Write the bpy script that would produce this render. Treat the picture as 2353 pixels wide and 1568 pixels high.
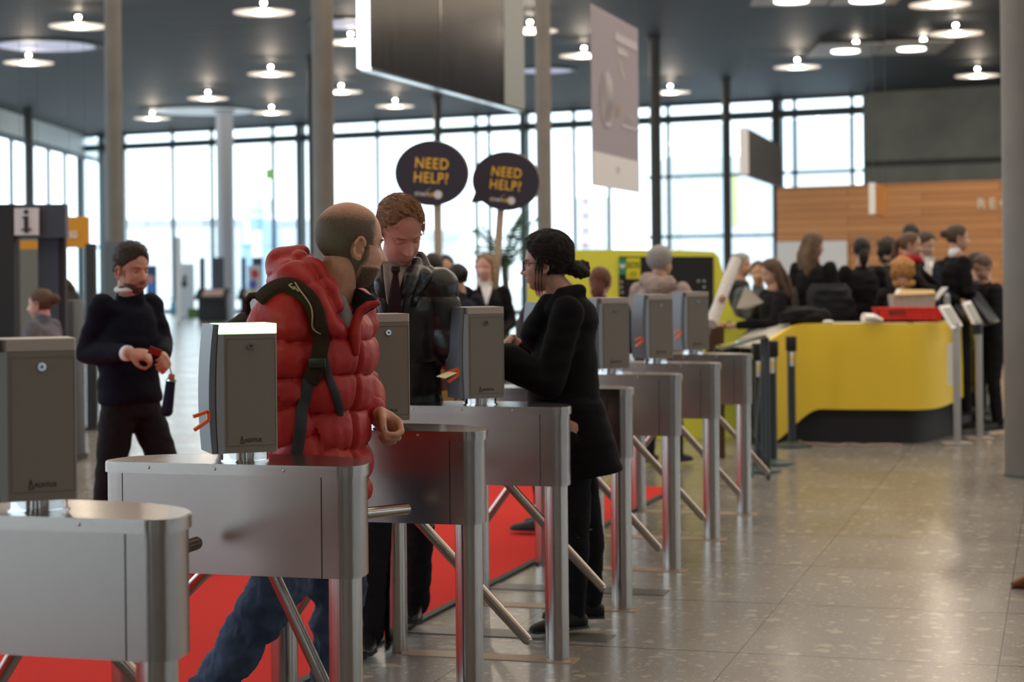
import bpy, bmesh, math, random
from mathutils import Vector, Matrix, noise
for o in list(bpy.data.objects): bpy.data.objects.remove(o)
sc = bpy.context.scene; C = sc.collection
rnd = random.Random(7)
# ---------------------------------------------------------------- camera
W, H = 2353.0, 1568.0
FPX = 4300.0; EYE = 1.536; ROLL = math.radians(0.55); SH = 161.0
cd = bpy.data.cameras.new('camera'); cam = bpy.data.objects.new('camera', cd); C.objects.link(cam)
cd.sensor_width = 36; cd.lens = 36*FPX/W; cd.shift_y = -SH/W; cd.clip_end = 400
ca, sa = math.cos(ROLL), math.sin(ROLL)
cam.matrix_world = Matrix(((ca, sa, 0, 0), (0, 0, -1, 0), (-sa, ca, 0, EYE), (0, 0, 0, 1)))
cd.dof.use_dof = True; cd.dof.focus_distance = 5.9; cd.dof.aperture_fstop = 3.3
sc.camera = cam
sc.view_settings.view_transform = 'Standard'; sc.view_settings.look = 'None'
sc.view_settings.gamma = 1; sc.view_settings.exposure = 0.13
try: sc.view_settings.use_curve_mapping = False
except Exception: pass
# ---------------------------------------------------------------- world and big lights
wd = bpy.data.worlds.new('overcast_sky'); sc.world = wd; wd.use_nodes = True
wn = wd.node_tree.nodes; bg = wn['Background']
bg.inputs[0].default_value = (0.86, 0.95, 1.0, 1); bg.inputs[1].default_value = 3.1
def area(name, loc, rot, sx, sy, power, col):
    l = bpy.data.lights.new(name, 'AREA'); l.shape = 'RECTANGLE'; l.size = sx; l.size_y = sy
    l.energy = power; l.color = col
    o = bpy.data.objects.new(name, l); C.objects.link(o); o.location = loc; o.rotation_euler = rot
    return o
R_ = math.radians
# unseen warm area lights added under the ceiling to brighten the hall
area('added_hall_fill', (6, -4, 7.0), (0, 0, 0), 20, 8, 400, (1.0, .74, .52))
area('added_hall_fill', (5, 7, 7.0), (0, 0, 0), 16, 8, 360, (1.0, .83, .66))
area('added_hall_fill', (7, 19, 7.0), (0, 0, 0), 20, 12, 1500, (1.0, .84, .66))
area('added_hall_fill', (-8, 14, 7.0), (0, 0, 0), 12, 14, 480, (1.0, .86, .72))
area('added_hall_fill', (0, 30, 7.1), (0, 0, 0), 18, 8, 600, (1.0, .82, .64))
area('added_hall_fill', (14, 32, 7.1), (0, 0, 0), 14, 10, 900, (1.0, .80, .58))
# ---------------------------------------------------------------- pixel <-> place
def ray(px, py):
    u = (px-1176.5)/FPX; v = (784-py-SH)/FPX
    return Vector((ca*u+sa*v, 1.0, -sa*u+ca*v))
CAMP = Vector((0, 0, EYE))
def at(px, py, Y): return CAMP + ray(px, py)*Y
def onz(px, py, z):
    r = ray(px, py); return CAMP + r*((z-EYE)/r.z)
PHI = math.radians(16.4)
ROW = Vector((math.sin(PHI), math.cos(PHI), 0)); BOD = Vector((math.cos(PHI), -math.sin(PHI), 0))
ZC = 7.2
# ---------------------------------------------------------------- materials
def mat(name, col, rough=.5, metal=0, emit=0, ecol=None, spec=None, noise_amt=0, nscale=8, bump=0, bscale=60,
        sss=0, alpha=None, aniso=0, coat=0, sheen=0, stretch=None, rough_var=0):
    m = bpy.data.materials.new(name); m.use_nodes = True; nt = m.node_tree; b = nt.nodes['Principled BSDF']
    b.inputs['Base Color'].default_value = (*col, 1); b.inputs['Roughness'].default_value = rough
    b.inputs['Metallic'].default_value = metal
    if spec is not None: b.inputs['Specular IOR Level'].default_value = spec
    if emit: b.inputs['Emission Color'].default_value = (*(ecol or col), 1); b.inputs['Emission Strength'].default_value = emit
    if sss: b.inputs['Subsurface Weight'].default_value = sss; b.inputs['Subsurface Scale'].default_value = .01; b.inputs['Subsurface Radius'].default_value = (1, .35, .2)
    if coat: b.inputs['Coat Weight'].default_value = coat
    if sheen: b.inputs['Sheen Weight'].default_value = sheen
    if aniso: b.inputs['Anisotropic'].default_value = aniso
    tc = nt.nodes.new('ShaderNodeTexCoord'); mp = nt.nodes.new('ShaderNodeMapping'); nt.links.new(tc.outputs['Object'], mp.inputs[0])
    if stretch: mp.inputs['Scale'].default_value = stretch
    if noise_amt or rough_var:
        n = nt.nodes.new('ShaderNodeTexNoise'); n.inputs['Scale'].default_value = nscale; n.inputs['Detail'].default_value = 5
        nt.links.new(mp.outputs[0], n.inputs[0])
        if noise_amt:
            r = nt.nodes.new('ShaderNodeMapRange'); r.inputs[3].default_value = 1-noise_amt; r.inputs[4].default_value = 1+noise_amt
            r.inputs[1].default_value = .25; r.inputs[2].default_value = .75
            nt.links.new(n.outputs[0], r.inputs[0])
            x = nt.nodes.new('ShaderNodeVectorMath'); x.operation = 'SCALE'; x.inputs[0].default_value = col
            nt.links.new(r.outputs[0], x.inputs['Scale']); nt.links.new(x.outputs[0], b.inputs['Base Color'])
        if rough_var:
            r = nt.nodes.new('ShaderNodeMapRange'); r.inputs[3].default_value = rough-rough_var; r.inputs[4].default_value = rough+rough_var
            nt.links.new(n.outputs[0], r.inputs[0]); nt.links.new(r.outputs[0], b.inputs['Roughness'])
    if bump:
        n = nt.nodes.new('ShaderNodeTexNoise'); n.inputs['Scale'].default_value = bscale; n.inputs['Detail'].default_value = 4
        nt.links.new(mp.outputs[0], n.inputs[0])
        bp = nt.nodes.new('ShaderNodeBump'); bp.inputs['Strength'].default_value = bump; bp.inputs['Distance'].default_value = .01
        nt.links.new(n.outputs[0], bp.inputs['Height']); nt.links.new(bp.outputs[0], b.inputs['Normal'])
    if alpha is not None: b.inputs['Alpha'].default_value = alpha
    return m
def glass(name, tint=(.93, .98, 1), gl=.05):
    m = bpy.data.materials.new(name); m.use_nodes = True; nt = m.node_tree
    nt.nodes.remove(nt.nodes['Principled BSDF']); o = nt.nodes['Material Output']
    t = nt.nodes.new('ShaderNodeBsdfTransparent'); t.inputs[0].default_value = (*tint, 1)
    g = nt.nodes.new('ShaderNodeBsdfGlossy'); g.inputs['Roughness'].default_value = .03
    x = nt.nodes.new('ShaderNodeMixShader'); x.inputs[0].default_value = gl
    nt.links.new(t.outputs[0], x.inputs[1]); nt.links.new(g.outputs[0], x.inputs[2]); nt.links.new(x.outputs[0], o.inputs[0])
    return m
M = {}
M['steel'] = mat('brushed_steel', (.45, .405, .375), .20, 1, noise_amt=.05, nscale=3, stretch=(90, 90, .6), rough_var=.04)
M['steel_h'] = mat('brushed_steel_panel', (.36, .318, .295), .26, 1, bump=.012, bscale=40, stretch=(.2, .2, 22))
def warp(m, amt, scale, dist=.02):
    nt = m.node_tree; b = nt.nodes['Principled BSDF']; n = nt.nodes.new('ShaderNodeTexNoise'); n.inputs['Scale'].default_value = scale; n.inputs['Detail'].default_value = 1
    g = nt.nodes.new('ShaderNodeNewGeometry'); nt.links.new(g.outputs['Position'], n.inputs[0])
    bp = nt.nodes.new('ShaderNodeBump'); bp.inputs['Strength'].default_value = amt; bp.inputs['Distance'].default_value = dist; nt.links.new(n.outputs[0], bp.inputs['Height']); nt.links.new(bp.outputs[0], b.inputs['Normal'])
M['chrome'] = mat('polished_steel', (.75, .75, .76), .12, 1)
M['bolt'] = mat('bolt_steel', (.42, .38, .35), .3, 1)
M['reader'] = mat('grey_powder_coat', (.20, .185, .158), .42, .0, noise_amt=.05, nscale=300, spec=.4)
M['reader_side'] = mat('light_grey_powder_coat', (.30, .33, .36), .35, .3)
M['fascia'] = mat('slate_grey_plastic', (.13, .15, .175), .45)
M['black'] = mat('black_plastic', (.012, .013, .015), .4)
M['matte_black'] = mat('matte_black', (.02, .021, .024), .7)
M['strip_off'] = mat('frosted_light_strip', (.42, .37, .34), .35)
M['strip_on'] = mat('lit_light_strip', (.8, 1, .8), .4, emit=5, ecol=(.45, 1.0, .42))
M['orange'] = mat('orange_plastic', (.85, .13, .02), .4)
M['print'] = mat('dark_print', (.03, .028, .026), .6)
M['white'] = mat('white_paint', (.75, .75, .76), .6)
M['paper'] = mat('paper', (.78, .77, .74), .7)
M['cream'] = mat('cream_ticket', (.85, .75, .45), .6)
# ---------------------------------------------------------------- object helpers
def tag(o, label=None, cat=None, group=None, kind=None):
    if label: o['label'] = label
    if cat: o['category'] = cat
    if group: o['group'] = group
    if kind: o['kind'] = kind
    return o
def empty(name, loc, rz=0, label=None, cat=None, group=None):
    o = bpy.data.objects.new(name, None); o.empty_display_size = .1; C.objects.link(o)
    o.location = loc; o.rotation_euler = (0, 0, rz); return tag(o, label, cat, group)
def obj(name, bm, m, parent=None, smooth=True, loc=None):
    me = bpy.data.meshes.new(name)
    if isinstance(bm, bpy.types.Mesh): me = bm
    else:
        bm.normal_update(); bm.to_mesh(me); bm.free()
    if smooth:
        me.polygons.foreach_set('use_smooth', [True]*len(me.polygons))
        try: me.set_sharp_from_angle(angle=math.radians(38))
        except Exception: pass
    o = bpy.data.objects.new(name, me); C.objects.link(o)
    for k in (m if isinstance(m, (list, tuple)) else [m]):
        if not me.materials or isinstance(m, (list, tuple)): me.materials.append(k)
    if parent is not None: o.parent = parent
    if loc is not None: o.location = loc
    return o
def copy_tree(o, parent=None):
    c = o.copy(); C.objects.link(c)
    if parent is not None: c.parent = parent
    for ch in list(o.children): copy_tree(ch, c)
    return c
def nb(): return bmesh.new()
def put(bm, vs, mx):
    for v in vs: v.co = mx @ v.co
def box(bm, c, s, rz=0, bev=0, mx=None):
    r = bmesh.ops.create_cube(bm, size=1); vs = r['verts']
    for v in vs: v.co = Vector((v.co.x*s[0], v.co.y*s[1], v.co.z*s[2]))
    if bev:
        es = list({e for v in vs for e in v.link_edges})
        rr = bmesh.ops.bevel(bm, geom=es, offset=bev, segments=2, affect='EDGES', profile=.5)
        vs = list({v for f in rr['faces'] for v in f.verts} | {v for v in vs if v.is_valid})
    m = Matrix.Translation(c) @ Matrix.Rotation(rz, 4, 'Z')
    if mx: m = mx @ m
    put(bm, vs, m); return bm
def cyl(bm, p0, p1, r0, r1=None, n=24, caps=True):
    p0 = Vector(p0); p1 = Vector(p1); r1 = r0 if r1 is None else r1
    d = p1-p0; L = d.length
    r = bmesh.ops.create_cone(bm, cap_ends=caps, segments=n, radius1=r0, radius2=r1, depth=L)
    q = Vector((0, 0, 1)).rotation_difference(d.normalized()).to_matrix().to_4x4()
    put(bm, r['verts'], Matrix.Translation((p0+p1)/2) @ q); return bm
def sph(bm, c, r, n=16, sc3=(1, 1, 1), mx=None):
    q = bmesh.ops.create_uvsphere(bm, u_segments=n, v_segments=max(6, n*2//3), radius=1)
    rr = (r, r, r) if isinstance(r, (int, float)) else r
    m = Matrix.Translation(c) @ (mx or Matrix.Identity(4)) @ Matrix.Diagonal((rr[0]*sc3[0], rr[1]*sc3[1], rr[2]*sc3[2], 1))
    put(bm, q['verts'], m); return bm
def prism(bm, pts, z0, z1):
    b = [bm.verts.new((p[0], p[1], z0)) for p in pts]; t = [bm.verts.new((p[0], p[1], z1)) for p in pts]
    n = len(pts); bm.faces.new(b[::-1]); bm.faces.new(t)
    for i in range(n): bm.faces.new((b[i], b[(i+1) % n], t[(i+1) % n], t[i]))
    bmesh.ops.recalc_face_normals(bm, faces=bm.faces[:]); return bm
def tube(bm, pts, r, n=8):
    pts = [Vector(p) for p in pts]
    rs = r if isinstance(r, (list, tuple)) else [r]*len(pts)
    rings = []; up = Vector((0, 0, 1))
    for i, p in enumerate(pts):
        t = (pts[min(i+1, len(pts)-1)]-pts[max(i-1, 0)]).normalized()
        a = t.cross(up)
        if a.length < .05: a = t.cross(Vector((1, 0, 0)))
        a.normalize(); b = t.cross(a).normalized()
        rings.append([bm.verts.new(p+(a*math.cos(k*2*math.pi/n)+b*math.sin(k*2*math.pi/n))*rs[i]) for k in range(n)])
    for i in range(len(rings)-1):
        for k in range(n): bm.faces.new((rings[i][k], rings[i][(k+1) % n], rings[i+1][(k+1) % n], rings[i+1][k]))
    bm.faces.new(rings[0][::-1]); bm.faces.new(rings[-1])
    bmesh.ops.recalc_face_normals(bm, faces=bm.faces[:]); return bm
def quad(bm, a, b, c, d):
    return bm.faces.new([bm.verts.new(p) for p in (a, b, c, d)])
def slab(bm, a, b, c, d, t):
    """closed box on the quad a b c d, thickness vector t"""
    A = [bm.verts.new(Vector(p)) for p in (a, b, c, d)]; B = [bm.verts.new(Vector(p)+Vector(t)) for p in (a, b, c, d)]
    bm.faces.new(A[::-1]); bm.faces.new(B)
    for i in range(4): bm.faces.new((A[i], A[(i+1) % 4], B[(i+1) % 4], B[i]))
    bmesh.ops.recalc_face_normals(bm, faces=bm.faces[:]); return bm
def text(name, s, size, m, parent, mx, offset=0, extrude=.001, align='CENTER', space=1.0, xs=1.0, chsp=1.0):
    cu = bpy.data.curves.new(name, 'FONT'); cu.body = s; cu.size = size; cu.align_x = align; cu.align_y = 'CENTER'
    cu.extrude = extrude; cu.offset = offset; cu.space_line = space; cu.space_character = chsp; cu.resolution_u = 3
    t = bpy.data.objects.new(name, cu); C.objects.link(t)
    dg = bpy.context.evaluated_depsgraph_get(); me = bpy.data.meshes.new_from_object(t.evaluated_get(dg))
    bpy.data.objects.remove(t); me.materials.clear(); me.transform(Matrix.Diagonal((xs, 1, 1, 1)))
    o = bpy.data.objects.new(name, me); C.objects.link(o); me.materials.append(m)
    if parent is not None: o.parent = parent
    o.matrix_local = mx; return o
def S(o): o['kind'] = 'structure'; return o
def face_mx(origin, xdir, zdir=(0, 0, 1)):
    """matrix whose local x runs along xdir, local y up, local z out towards the viewer"""
    x = Vector(xdir).normalized(); u = Vector(zdir).normalized(); n = x.cross(u)
    m = Matrix((x, u, n)).transposed().to_4x4(); m.translation = origin; return m
# ================================================================= floor, ceiling, walls
def floor_mat():
    m = bpy.data.materials.new('terrazzo_floor'); m.use_nodes = True; nt = m.node_tree; b = nt.nodes['Principled BSDF']; L = nt.links
    N = nt.nodes.new; tc = N('ShaderNodeTexCoord'); mp = N('ShaderNodeMapping'); L.new(tc.outputs['Object'], mp.inputs[0])
    mp.inputs['Rotation'].default_value = (0, 0, PHI)      # tiles follow the turnstile row
    base = (.21, .19, .168); chips = None
    def mix(fac, a, bcol):
        x = N('ShaderNodeMix'); x.data_type = 'RGBA'; L.new(fac, x.inputs['Factor'])
        for k, v in (('A', a), ('B', bcol)):
            s = [i for i in x.inputs if i.name == k and i.type == 'RGBA'][0]
            if isinstance(v, tuple): s.default_value = (*v, 1)
            else: L.new(v, s)
        return [o for o in x.outputs if o.type == 'RGBA'][0]
    n = N('ShaderNodeTexNoise'); n.inputs['Scale'].default_value = 1.3; n.inputs['Detail'].default_value = 6; L.new(mp.outputs[0], n.inputs[0])
    col = mix(n.outputs[0], (.185, .176, .163), (.27, .256, .238))
    n2 = N('ShaderNodeTexNoise'); n2.inputs['Scale'].default_value = 120; L.new(mp.outputs[0], n2.inputs[0])
    r2 = N('ShaderNodeMapRange'); r2.inputs[1].default_value = .35; r2.inputs[2].default_value = .7; r2.inputs[3].default_value = 0; r2.inputs[4].default_value = .35; L.new(n2.outputs[0], r2.inputs[0])
    col = mix(r2.outputs[0], col, (.11, .10, .09))
    for sc_, thr, c in ((10, .155, (.47, .42, .35)), (24, .155, (.40, .365, .32)), (6, .10, (.34, .28, .22)), (55, .17, (.36, .34, .31))):
        wv = N('ShaderNodeTexNoise'); wv.inputs['Scale'].default_value = sc_*2; L.new(mp.outputs[0], wv.inputs[0])
        ad = N('ShaderNodeMixRGB'); ad.blend_type = 'ADD'; ad.inputs[0].default_value = .55/sc_; L.new(mp.outputs[0], ad.inputs[1]); L.new(wv.outputs[1], ad.inputs[2])
        v = N('ShaderNodeTexVoronoi'); v.voronoi_dimensions = '2D'; v.inputs['Scale'].default_value = sc_; L.new(ad.outputs[0], v.inputs['Vector'])
        # each chip has its own size, drawn from its cell colour
        sp = N('ShaderNodeSeparateColor'); L.new(v.outputs['Color'], sp.inputs[0])
        mu = N('ShaderNodeMath'); mu.operation = 'MULTIPLY'; L.new(sp.outputs[0], mu.inputs[0]); L.new(sp.outputs[1], mu.inputs[1])
        m3 = N('ShaderNodeMath'); m3.operation = 'MULTIPLY_ADD'; L.new(mu.outputs[0], m3.inputs[0]); m3.inputs[1].default_value = thr*3.6; m3.inputs[2].default_value = -thr*.75
        lt = N('ShaderNodeMath'); lt.operation = 'LESS_THAN'; L.new(v.outputs['Distance'], lt.inputs[0]); L.new(m3.outputs[0], lt.inputs[1])
        k = N('ShaderNodeMath'); k.operation = 'MULTIPLY'; k.inputs[1].default_value = .6; L.new(lt.outputs[0], k.inputs[0])
        col = mix(k.outputs[0], col, c)
    # joints between the slabs
    sx = N('ShaderNodeSeparateXYZ'); L.new(mp.outputs[0], sx.inputs[0])
    js = []
    for out, size, off in (('X', 1.01, JX), ('Y', 1.13, JY)):
        a = N('ShaderNodeMath'); a.operation = 'ADD'; a.inputs[1].default_value = 100*size-off; L.new(sx.outputs[out], a.inputs[0])
        d = N('ShaderNodeMath'); d.operation = 'MODULO'; d.inputs[1].default_value = size; L.new(a.outputs[0], d.inputs[0])
        l = N('ShaderNodeMath'); l.operation = 'LESS_THAN'; l.inputs[1].default_value = .006 if out == 'X' else .017; L.new(d.outputs[0], l.inputs[0]); js.append(l)
    mx = N('ShaderNodeMath'); mx.operation = 'MAXIMUM'; L.new(js[0].outputs[0], mx.inputs[0]); L.new(js[1].outputs[0], mx.inputs[1])
    col = mix(mx.outputs[0], col, (.05, .046, .042))
    L.new(col, b.inputs['Base Color'])
    rr = N('ShaderNodeMapRange'); rr.inputs[3].default_value = .17; rr.inputs[4].default_value = .29; L.new(n.outputs[0], rr.inputs[0]); L.new(rr.outputs[0], b.inputs['Roughness'])
    b.inputs['Specular IOR Level'].default_value = .42
    return m
def rot_local(p):   # coordinates in the tile grid
    return (p.x*math.cos(PHI)-p.y*math.sin(PHI), p.x*math.sin(PHI)+p.y*math.cos(PHI))
jp = onz(1788, 1389, 0); JX, JY = rot_local(jp)
bm = nb(); box(bm, (2, 33, -.05), (48, 98, .1)); fl = S(obj('floor', bm, floor_mat(), smooth=False))
bm = nb(); box(bm, (0, 130, -.12), (300, 115, .1)); box(bm, (-90, 33, -.12), (130, 98, .1)); ext = S(obj('ground_outside', bm, mat('wet_paving', (.5, .5, .5), .6), smooth=False))
def slat_mat(name, c1, c2, scale, rot, rough=.6):
    m = bpy.data.materials.new(name); m.use_nodes = True; nt = m.node_tree; b = nt.nodes['Principled BSDF']; L = nt.links
    tc = nt.nodes.new('ShaderNodeTexCoord'); mp = nt.nodes.new('ShaderNodeMapping'); mp.inputs['Rotation'].default_value = (0, 0, rot); L.new(tc.outputs['Object'], mp.inputs[0])
    w = nt.nodes.new('ShaderNodeTexWave'); w.bands_direction = 'Y'; w.inputs['Scale'].default_value = scale; w.inputs['Distortion'].default_value = 0; L.new(mp.outputs[0], w.inputs[0])
    n = nt.nodes.new('ShaderNodeTexNoise'); n.inputs['Scale'].default_value = .8; mp2 = nt.nodes.new('ShaderNodeMapping'); mp2.inputs['Scale'].default_value = (.3, 3.5, 1); L.new(mp.outputs[0], mp2.inputs[0]); L.new(mp2.outputs[0], n.inputs[0])
    a = nt.nodes.new('ShaderNodeMath'); a.operation = 'MULTIPLY'; L.new(w.outputs[1], a.inputs[0]); L.new(n.outputs[0], a.inputs[1])
    r = nt.nodes.new('ShaderNodeValToRGB'); r.color_ramp.elements[0].color = (*c1, 1); r.color_ramp.elements[1].color = (*c2, 1)
    r.color_ramp.elements[0].position = .05; r.color_ramp.elements[1].position = .6
    L.new(a.outputs[0], r.inputs[0]); L.new(r.outputs[0], b.inputs['Base Color']); b.inputs['Roughness'].default_value = rough
    return m
bm = nb(); _a = onz(190, 311, ZC); _b = onz(1984, 214, ZC); _d = (_b-_a)/(_b.x-_a.x); _l = _a-_d*.9; _r = _a+_d*(24.3-_a.x)
prism(bm, [(-17.6, -15.4), (24.3, -15.4), (_r.x, _r.y+.15), (_l.x, _l.y+.15)], ZC, ZC+.3); S(obj('ceiling', bm, slat_mat('dark_slatted_ceiling', (.022, .025, .031), (.058, .064, .078), .55, PHI), smooth=False))
M['frame'] = mat('dark_window_frame', (.035, .055, .062), .5)
M['concrete'] = mat('grey_concrete', (.24, .23, .20), .75, noise_amt=.25, nscale=.7)
M['concrete_col'] = mat('column_concrete', (.175, .16, .142), .6, noise_amt=.12, nscale=3)
M['white_col'] = mat('white_column', (.42, .44, .5), .5)
M['pane'] = glass('window_glass')
# back wall: from the left corner to the far right
CL = onz(190, 311, ZC); CR = onz(1984, 214, ZC); CL.z = CR.z = 0
bdir = (CR-CL).normalized(); bn = Vector((bdir.y, -bdir.x, 0))   # bn faces the camera
if bn.y > 0: bn = -bn
CE = CL + bdir*((24-CL.x)/bdir.x)
def bx_at(px):   # station along the back wall seen at px (level with the eye)
    r = ray(px, 620); r.z = 0
    # CAMP + t r = CL + s bdir
    det = r.x*(-bdir.y) - (-bdir.x)*r.y
    t = (CL.x*(-bdir.y) - (-bdir.x)*CL.y)/det; return ((r*t)-CL).dot(bdir)
def wbox(bm, s0, s1, z0, z1, thick=.15, out=0.0):
    a = CL+bdir*s0+bn*out; b_ = CL+bdir*s1+bn*out
    slab(bm, (a.x, a.y, z0), (b_.x, b_.y, z0), (b_.x, b_.y, z1), (a.x, a.y, z1), -bn*thick)
LB = (CR-CL).length
def wz(px, py):   # height on the back wall plane of a pixel
    s = bx_at(px); p = CL+bdir*s; r = ray(px, py); t = p.length/math.hypot(r.x, r.y); return EYE+r.z*t
# window frame of the back wall
zt = wz(1150, 292)
bm = nb()
wbox(bm, 0, LB, zt-.16, zt+.1, .2); wbox(bm, 0, LB, ZC-.1, ZC, .2); wbox(bm, 0, LB, 0, .15, .2)
stations = [bx_at(x) for x in (190, 286, 397, 487, 628, 868, 1095, 1125, 1320, 1400, 1537, 1828, 1960)]
for i, s in enumerate(stations): wbox(bm, s-.05, s+.05, 0, ZC, .12)
for px, w in ((236, .2), (691, .22), (1206, .22), (1790, .25)):
    s = bx_at(px); wbox(bm, s-w/2, s+w/2, 0, ZC, .35, .1)
zl = wz(1850, 396); wbox(bm, bx_at(1480), LB, zl-.05, zl+.05, .1); wbox(bm, bx_at(1480), LB, 2.6, 2.7, .1)
wf = S(obj('window_1', bm, M['frame'], smooth=False))
bm = nb(); wbox(bm, 0, LB, .1, ZC, .02, -.08); g = obj('glass_pane', bm, M['pane'], wf, smooth=False)
# concrete wall to the right of the glazing, with a darker course line
bm = nb(); wbox(bm, LB, (CE-CL).length, 0, ZC, .4, .12); S(obj('wall_back', bm, M['concrete'], smooth=False))
bm = nb(); wbox(bm, LB+.1, (CE-CL).length, wz(2100, 372)-.12, wz(2100, 372)+.05, .1, .2); S(obj('trim_1', bm, mat('dark_course', (.07, .068, .06), .8), smooth=False))
# blinds: pale translucent screens behind the right-hand glazing
bm = nb()
for a, b_ in ((1545, 1660), (1690, 1776), (1806, 1955)):
    wbox(bm, bx_at(a), bx_at(b_), 2.2, wz(1850, 272), .03, -.5)
M['blind'] = mat('pale_screen', (.8, .86, .93), .8); _b = M['blind'].node_tree; _t = _b.nodes.new('ShaderNodeBsdfTranslucent'); _t.inputs[0].default_value = (.86, .92, 1, 1)
_x = _b.nodes.new('ShaderNodeMixShader'); _x.inputs[0].default_value = .85; _b.links.new(_b.nodes['Principled BSDF'].outputs[0], _x.inputs[1]); _b.links.new(_t.outputs[0], _x.inputs[2]); _y = _b.nodes.new('ShaderNodeMixShader'); _y.inputs[0].default_value = .45; _z = _b.nodes.new('ShaderNodeBsdfTransparent'); _b.links.new(_x.outputs[0], _y.inputs[1]); _b.links.new(_z.outputs[0], _y.inputs[2]); _b.links.new(_y.outputs[0], _b.nodes['Material Output'].inputs[0])
tag(obj('roller_blind', bm, M['blind'], smooth=False), 'pale grey screens hanging behind the glazing left of the concrete wall', 'blind')
# left glazed wall with a pale soffit above it
LX = CL.x
bm = nb(); box(bm, (LX-.3, 33, ZC-.38), (.7, 98, .76)); S(obj('trim_2', bm, mat('pale_soffit', (.70, .76, .78), .6), smooth=False))
bm = nb(); zs = 6.4
for y in [CL.y-.1-2.6*i for i in range(0, 36)]:
    box(bm, (LX-.1, y, zs/2), (.12 if int(y*10) % 3 else .25, .16, zs))
box(bm, (LX-.1, 33, zs-.05), (.14, 98, .16)); box(bm, (LX-.1, 33, .1), (.2, 98, .2)); box(bm, (LX-.1, 33, 2.7), (.1, 98, .1))
wl = S(obj('window_2', bm, M['frame'], smooth=False))
bm = nb(); box(bm, (LX-.12, 33, zs/2), (.02, 96, zs)); obj('glass_pane', bm, M['pane'], wl, smooth=False)
# right wall: a glazed strip above a solid parapet, beyond the frame
M['plaster'] = mat('warm_plaster', (.10, .070, .052), .8, noise_amt=.1, nscale=1)
bm = nb(); box(bm, (24.1, 22, 1.0), (.3, 76, 2.0)); box(bm, (24.1, 22, ZC-1.3), (.3, 76, 2.6)); S(obj('wall_right', bm, M['plaster'], smooth=False))
bm = nb()
for y in range(-15, 60, 3): box(bm, (24.1, y, 3.3), (.25, .3, 2.7))
wr = S(obj('window_3', bm, M['frame'], smooth=False))
bm = nb(); box(bm, (24.05, 22, 3.3), (.02, 76, 2.7)); obj('glass_pane', bm, M['pane'], wr, smooth=False)
bm = nb(); xs_ = [-17, -8.2, -7.4, -7, -6.2, -1.5, -.9, 4, 4.8, 9, 9.5, 15, 15.8, 25]  # unseen front wall, its openings added for bright streaks in the steel
for k in range(0, len(xs_), 2): box(bm, ((xs_[k]+xs_[k+1])/2, -15.2, ZC/2), (xs_[k+1]-xs_[k], .4, ZC))
for k in range(1, len(xs_)-1, 2): box(bm, ((xs_[k]+xs_[k+1])/2, -15.2, (3.2+ZC)/2), (xs_[k+1]-xs_[k], .4, ZC-3.2))
S(obj('wall_front', bm, M['plaster'], smooth=False))
bm = nb()
for k in range(1, len(xs_)-1, 2): box(bm, ((xs_[k]+xs_[k+1])/2, -15.2, 1.6), (xs_[k+1]-xs_[k], .02, 3.2))
S(obj('added_window_front', bm, M['pane'], smooth=False))  # panes of the added openings, out of view
# ---------------------------------------------------------------- columns
M['dark_col'] = mat('dark_column', (.05, .052, .05), .6)
def column(px0, px1, Y, label, m='concrete_col', ztop=ZC, pym=600):
    a = at(px0, pym, Y); b_ = at(px1, pym, Y); r = abs(b_.x-a.x)/2; c = (a+b_)/2
    t = empty('column', (c.x, c.y, 0), 0, label, 'column')
    bm = nb(); cyl(bm, (0, 0, 0), (0, 0, ztop), r, n=40); obj('shaft', bm, M[m], t)
    bm = nb(); cyl(bm, (0, 0, ztop-.06), (0, 0, ztop-.005), r*1.25, n=40); obj('ceiling_collar', bm, M['frame'], t)
    bm = nb(); cyl(bm, (0, 0, 0), (0, 0, .012), r*1.04, n=40); obj('base_joint', bm, M['frame'], t)
    return t
def yceil(px, py): return onz(px, py, ZC).y
column(2306, 2440, 13.7, 'nearest round concrete column, grey-brown, cropped by the edge beside the yellow counter')
column(721, 771, 24, 'thick brownish concrete column behind the bald man in red')
column(245, 283, 30, 'grey concrete column behind the man in the navy jumper')
column(1234, 1270, 33, 'slim grey column behind the two speech-bubble signs and the black-haired woman')
column(1496, 1522, yceil(1508, 86), 'dark slim column right of the lilac hanging banner', 'dark_col')
column(1662, 1682, yceil(1670, 180), 'dark thin column between the yellow booth and the small dark hanging sign', 'dark_col')
column(1776, 1789, yceil(1783, 224), 'thinnest dark column half hidden by the small dark hanging sign', 'dark_col')
column(999, 1017, yceil(1008, 220), 'dark thin column rising above the larger speech-bubble sign', 'dark_col')
column(710, 722, yceil(712, 132), 'thin dark column just left of the thick brownish one', 'dark_col')
column(499, 539, yceil(517, 252), 'wide pale column standing before the far glazing', 'white_col')
column(58, 78, yceil(68, 250), 'dark column beside the glazed side wall above the information frame', 'dark_col')
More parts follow.
